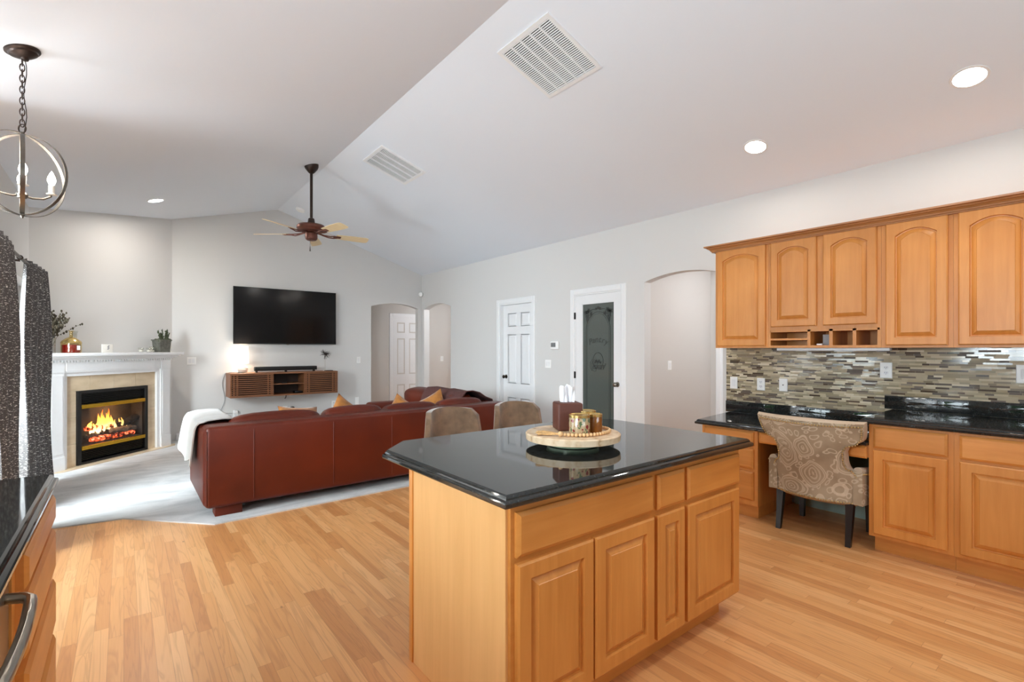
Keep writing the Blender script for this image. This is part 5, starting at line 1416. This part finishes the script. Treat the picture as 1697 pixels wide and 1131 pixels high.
def candle(cx, cy, r, h, wrap, label):
    t = thing('jar_candle', label, 'candle', (cx, cy, ZR), group='jar candles on the riser')
    obj('jar', lathe(nb(), [(r * 0.92, ZR + 0.0003), (r, ZR + 0.004), (r, ZR + h - 0.018), (r * 0.97, ZR + h - 0.014), (r * 0.97, ZR + h - 0.010), (0.001, ZR + h - 0.010)], (cx, cy, 0), 36), wrap, t)
    obj('lid', lathe(nb(), [(r * 0.98, ZR + h - 0.014), (r * 1.01, ZR + h - 0.013), (r * 1.01, ZR + h - 0.001), (r * 0.95, ZR + h), (r * 0.90, ZR + h - 0.004), (0.001, ZR + h - 0.004)], (cx, cy, 0), 36), 'gold', t)
candle(1.692, 1.618, 0.050, 0.098, 'printed', 'printed flowery jar candle at the front of the riser')
candle(1.790, 1.610, 0.036, 0.094, 'amber', 'amber jar candle beside the flowery jar on the riser')
candle(1.822, 1.690, 0.044, 0.100, 'printed', 'gold-lidded jar candle half hidden behind the other two jars')
gb = thing('bead_garland', 'string of pale wooden beads with a jute tassel lying round the jars', 'garland', (PC.x, PC.y, ZR))
ang = lambda d: math.radians(d)
bm = nb(); pts = []
for i in range(30):
    t = i / 29; a = ang(-150 + 200 * t)
    pts.append(Vector((1.752 + 0.128 * math.cos(a - 0.55), 1.655 + 0.128 * math.sin(a - 0.55), ZR + 0.0085)))
# the string in arc-length steps so beads touch
dense = []
for i in range(400):
    t = i / 399; a = ang(-165 + 205 * t)
    dense.append(Vector((1.755 + 0.150 * math.cos(a), 1.662 + 0.118 * math.sin(a), ZR + 0.0088)))
last = dense[0]; beads = [last]
for p in dense:
    if (p - last).length >= 0.0172: beads.append(p); last = p
for p in beads: ball(bm, p, 0.0086, 12, 8)
obj('bead_string', bm, 'bead', gb)
e0 = beads[0]; bm = nb(); ball(bm, e0 + Vector((-0.018, 0.012, 0.003)), 0.0125, 12, 8)
obj('tassel_bead', bm, 'bead', gb)
bm = nb(); rr = random.Random(13); d0 = e0 + Vector((-0.026, 0.018, 0.0))
for i in range(46):
    a = rr.uniform(-0.26, 0.26); L = rr.uniform(0.085, 0.115); base = Vector((math.cos(ang(112) + a), math.sin(ang(112) + a), 0))
    tube(bm, [d0 + Vector((0, 0, 0.003 + rr.uniform(-.002, .002))), d0 + base * L * 0.5 + Vector((0, 0, rr.uniform(-0.004, 0.008))), d0 + base * L + Vector((0, 0, rr.uniform(-0.0060, 0.008)))], 0.0024, 5)
obj('tassel', bm, 'jute', gb)

# ------------------------------------------------------------------ paisley desk chair, its back to the room
dc = thing('desk_chair', 'paisley wing-back chair with brass nailheads pushed under the desk', 'chair', (4.2, 1.45, 0))
YC = 1.45
prof = [(0.295, 0.255), (0.33, 0.275), (0.42, 0.287), (0.49, 0.285), (0.525, 0.268), (0.555, 0.228), (0.60, 0.220), (0.66, 0.222), (0.70, 0.238), (0.735, 0.312), (0.77, 0.336), (0.80, 0.342), (0.845, 0.349), (0.875, 0.350)]
def halfw(z):
    for (a, p), (b, q) in zip(prof, prof[1:]):
        if a <= z <= b:
            t = (z - a) / (b - a); t = t * t * (3 - 2 * t); return p + (q - p) * t
    return prof[-1][1]
def bx(s, z, d=0.0):
    """point on the chair's back, s across -1..1, z height, d depth forward"""
    hw = halfw(min(max(z, 0.295), 0.875))
    tilt = 0.24 * max(0, z - 0.40)
    y = s * hw
    curve = 0.10 * (abs(y) / 0.30) ** 2.4 * (1.0 if z < 0.55 else max(0.35, 1 - (z - 0.55) * 2.2))
    return Vector((3.935 - tilt + curve + d, YC + y, z))
bm = nb(); nu, nv = 26, 30; zs = [0.295 + 0.58 * j / nv for j in range(nv + 1)]
def ztop(s, z): return z + (z - 0.295) / 0.58 * (0.012 * s * s - 0.006)
outer = [[bm.verts.new(bx(2 * i / nu - 1, zs[j]) + Vector((0, 0, ztop(2 * i / nu - 1, zs[j]) - zs[j]))) for j in range(nv + 1)] for i in range(nu + 1)]
inner = [[bm.verts.new(bx((2 * i / nu - 1) * 0.93, zs[j], 0.085) + Vector((0, 0, ztop(2 * i / nu - 1, zs[j]) - zs[j]))) for j in range(nv + 1)] for i in range(nu + 1)]
for i in range(nu):
    for j in range(nv):
        bm.faces.new((outer[i][j], outer[i][j + 1], outer[i + 1][j + 1], outer[i + 1][j]))
obj_back = obj('backrest', bm, 'paisley', dc, 60)
m_ = nb()
def P_(g): return [[Vector(v) for v in row] for row in g]
O_ = [[bx(2 * i / nu - 1, zs[j]) + Vector((0, 0, ztop(2 * i / nu - 1, zs[j]) - zs[j])) for j in range(nv + 1)] for i in range(nu + 1)]
I_ = [[bx((2 * i / nu - 1) * 0.95, zs[j], 0.085) + Vector((0, 0, ztop(2 * i / nu - 1, zs[j]) - zs[j])) for j in range(nv + 1)] for i in range(nu + 1)]
rim = [(i, nv) for i in range(nu + 1)] + [(nu, j) for j in range(nv - 1, -1, -1)] + [(i, 0) for i in range(nu - 1, -1, -1)] + [(0, j) for j in range(1, nv)]
r0 = [O_[i][j] for i, j in rim]; r1 = [I_[i][j] for i, j in rim]
ctr = sum(r0, Vector()) / len(r0)
mid = []
for a, b in zip(r0, r1):
    o_ = (a + b) / 2; d = Vector((0, a.y - ctr.y, a.z - ctr.z)).normalized(); mid.append(o_ + d * 0.022)
loops(m_, [r0, mid, r1], True, False, False)
iv = [[m_.verts.new(I_[i][j]) for j in range(nv + 1)] for i in range(nu + 1)]
for i in range(nu):
    for j in range(nv): m_.faces.new((iv[i][j], iv[i + 1][j], iv[i + 1][j + 1], iv[i][j + 1]))
bmesh.ops.remove_doubles(m_, verts=m_.verts[:], dist=0.0005)
obj('inner_back', m_, 'taupe', dc, 60)
for s in (-1, 1):
    def armf(u, v):
        x = 3.99 + 0.42 * u; y = YC + s * (0.252 + 0.018 * math.sin(PI * min(1, u * 1.2)))
        return (x, y, 0.30 + (0.235 - 0.05 * u) * v)
    bm = nb(); shell(bm, armf, 14, 8, -s * 0.06); obj('arm', bm, 'paisley', dc, 50)
    bm = nb(); tube(bm, [Vector(armf(i / 12, 1.0)) + Vector((0, -s * 0.03 * (-1), 0.0)) for i in range(0, 13)], 0.029, 12); obj('arm_rest', bm, 'taupe', dc, 60)
obj('seat', soft(nb(), (4.27, YC, 0.375), 0.42, 0.46, 0.19, 8, 6, (0, 0, 0.12)), 'taupe', dc, 60)
bm = nb(); run = []
edge = [(1, z) for z in [0.862 - 0.57 * i / 60 for i in range(61)]]
def nail_line(pts):
    last = None
    for p in pts:
        if last is None or (p - last).length > 0.0165:
            ball(bm, p, 0.0068, 8, 5, (0.7, 1, 1)); last = p
for s in (-1, 1): nail_line([bx(s * 0.965, 0.300 + 0.553 * i / 400, -0.004) for i in range(401)])
nail_line([bx(-0.965 + 1.93 * i / 300, 0.853, -0.004) + Vector((0, 0, 0.012 * (-0.965 + 1.93 * i / 300) ** 2 - 0.006)) for i in range(301)])
nail_line([bx(-0.965 + 1.93 * i / 300, 0.303, -0.004) for i in range(301)])
obj('nailhead_trim', bm, 'nail', dc, 60)
for s in (-1, 1):
    bm = nb(); nail_line([Vector((3.99 + 0.42 * i / 100, YC + s * (0.315 + 0.018 * math.sin(PI * min(1, i / 100 * 1.2))), 0.52 - 0.05 * i / 100)) for i in range(101)])
    obj('arm_nailheads', bm, 'nail', dc, 60)
for x, y, dx in ((3.975, 1.686, -0.01), (3.97, 1.220, -0.01), (4.42, 1.686, 0.0), (4.42, 1.22, 0.0)):
    bm = nb(); k = 1 if dx else 0
    loops(bm, [[(x + sx * h + (0.045 * k) * t_, y + sy * h, z) for sx, sy in ((-1, -1), (1, -1), (1, 1), (-1, 1))] for z, h, t_ in ((0.0, 0.016, 0.0), (0.15, 0.020, 0.6), (0.30, 0.025, 1.0))])
    obj('leg', bm, 'dark_wood', dc, 20)

# unseen flush lights added to brighten the two halls
def flush(x, y, label, power):
    t = thing('ceiling_light', label, 'light', (x, y, 2.45))
    obj('dome', lathe(nb(), [(0.14, 2.4495), (0.14, 2.43), (0.11, 2.40), (0.05, 2.385), (0.001, 2.383)], (x, y, 0), 28), 'shade_on', t)
    l = bpy.data.lights.new('hall_lamp', 'POINT'); l.energy = power; l.color = (0.96, 0.97, 1.0); l.shadow_soft_size = 0.12
    lo = bpy.data.objects.new('hall_lamp', l); COL.objects.link(lo); lo.parent = t; lo.location = (0, 0, -0.20)
flush(5.6, 2.35, 'round flush ceiling light in the hall behind the kitchen arch', 12)
flush(5.6, 8.2, 'round flush ceiling light in the hall behind the corner arches', 16)
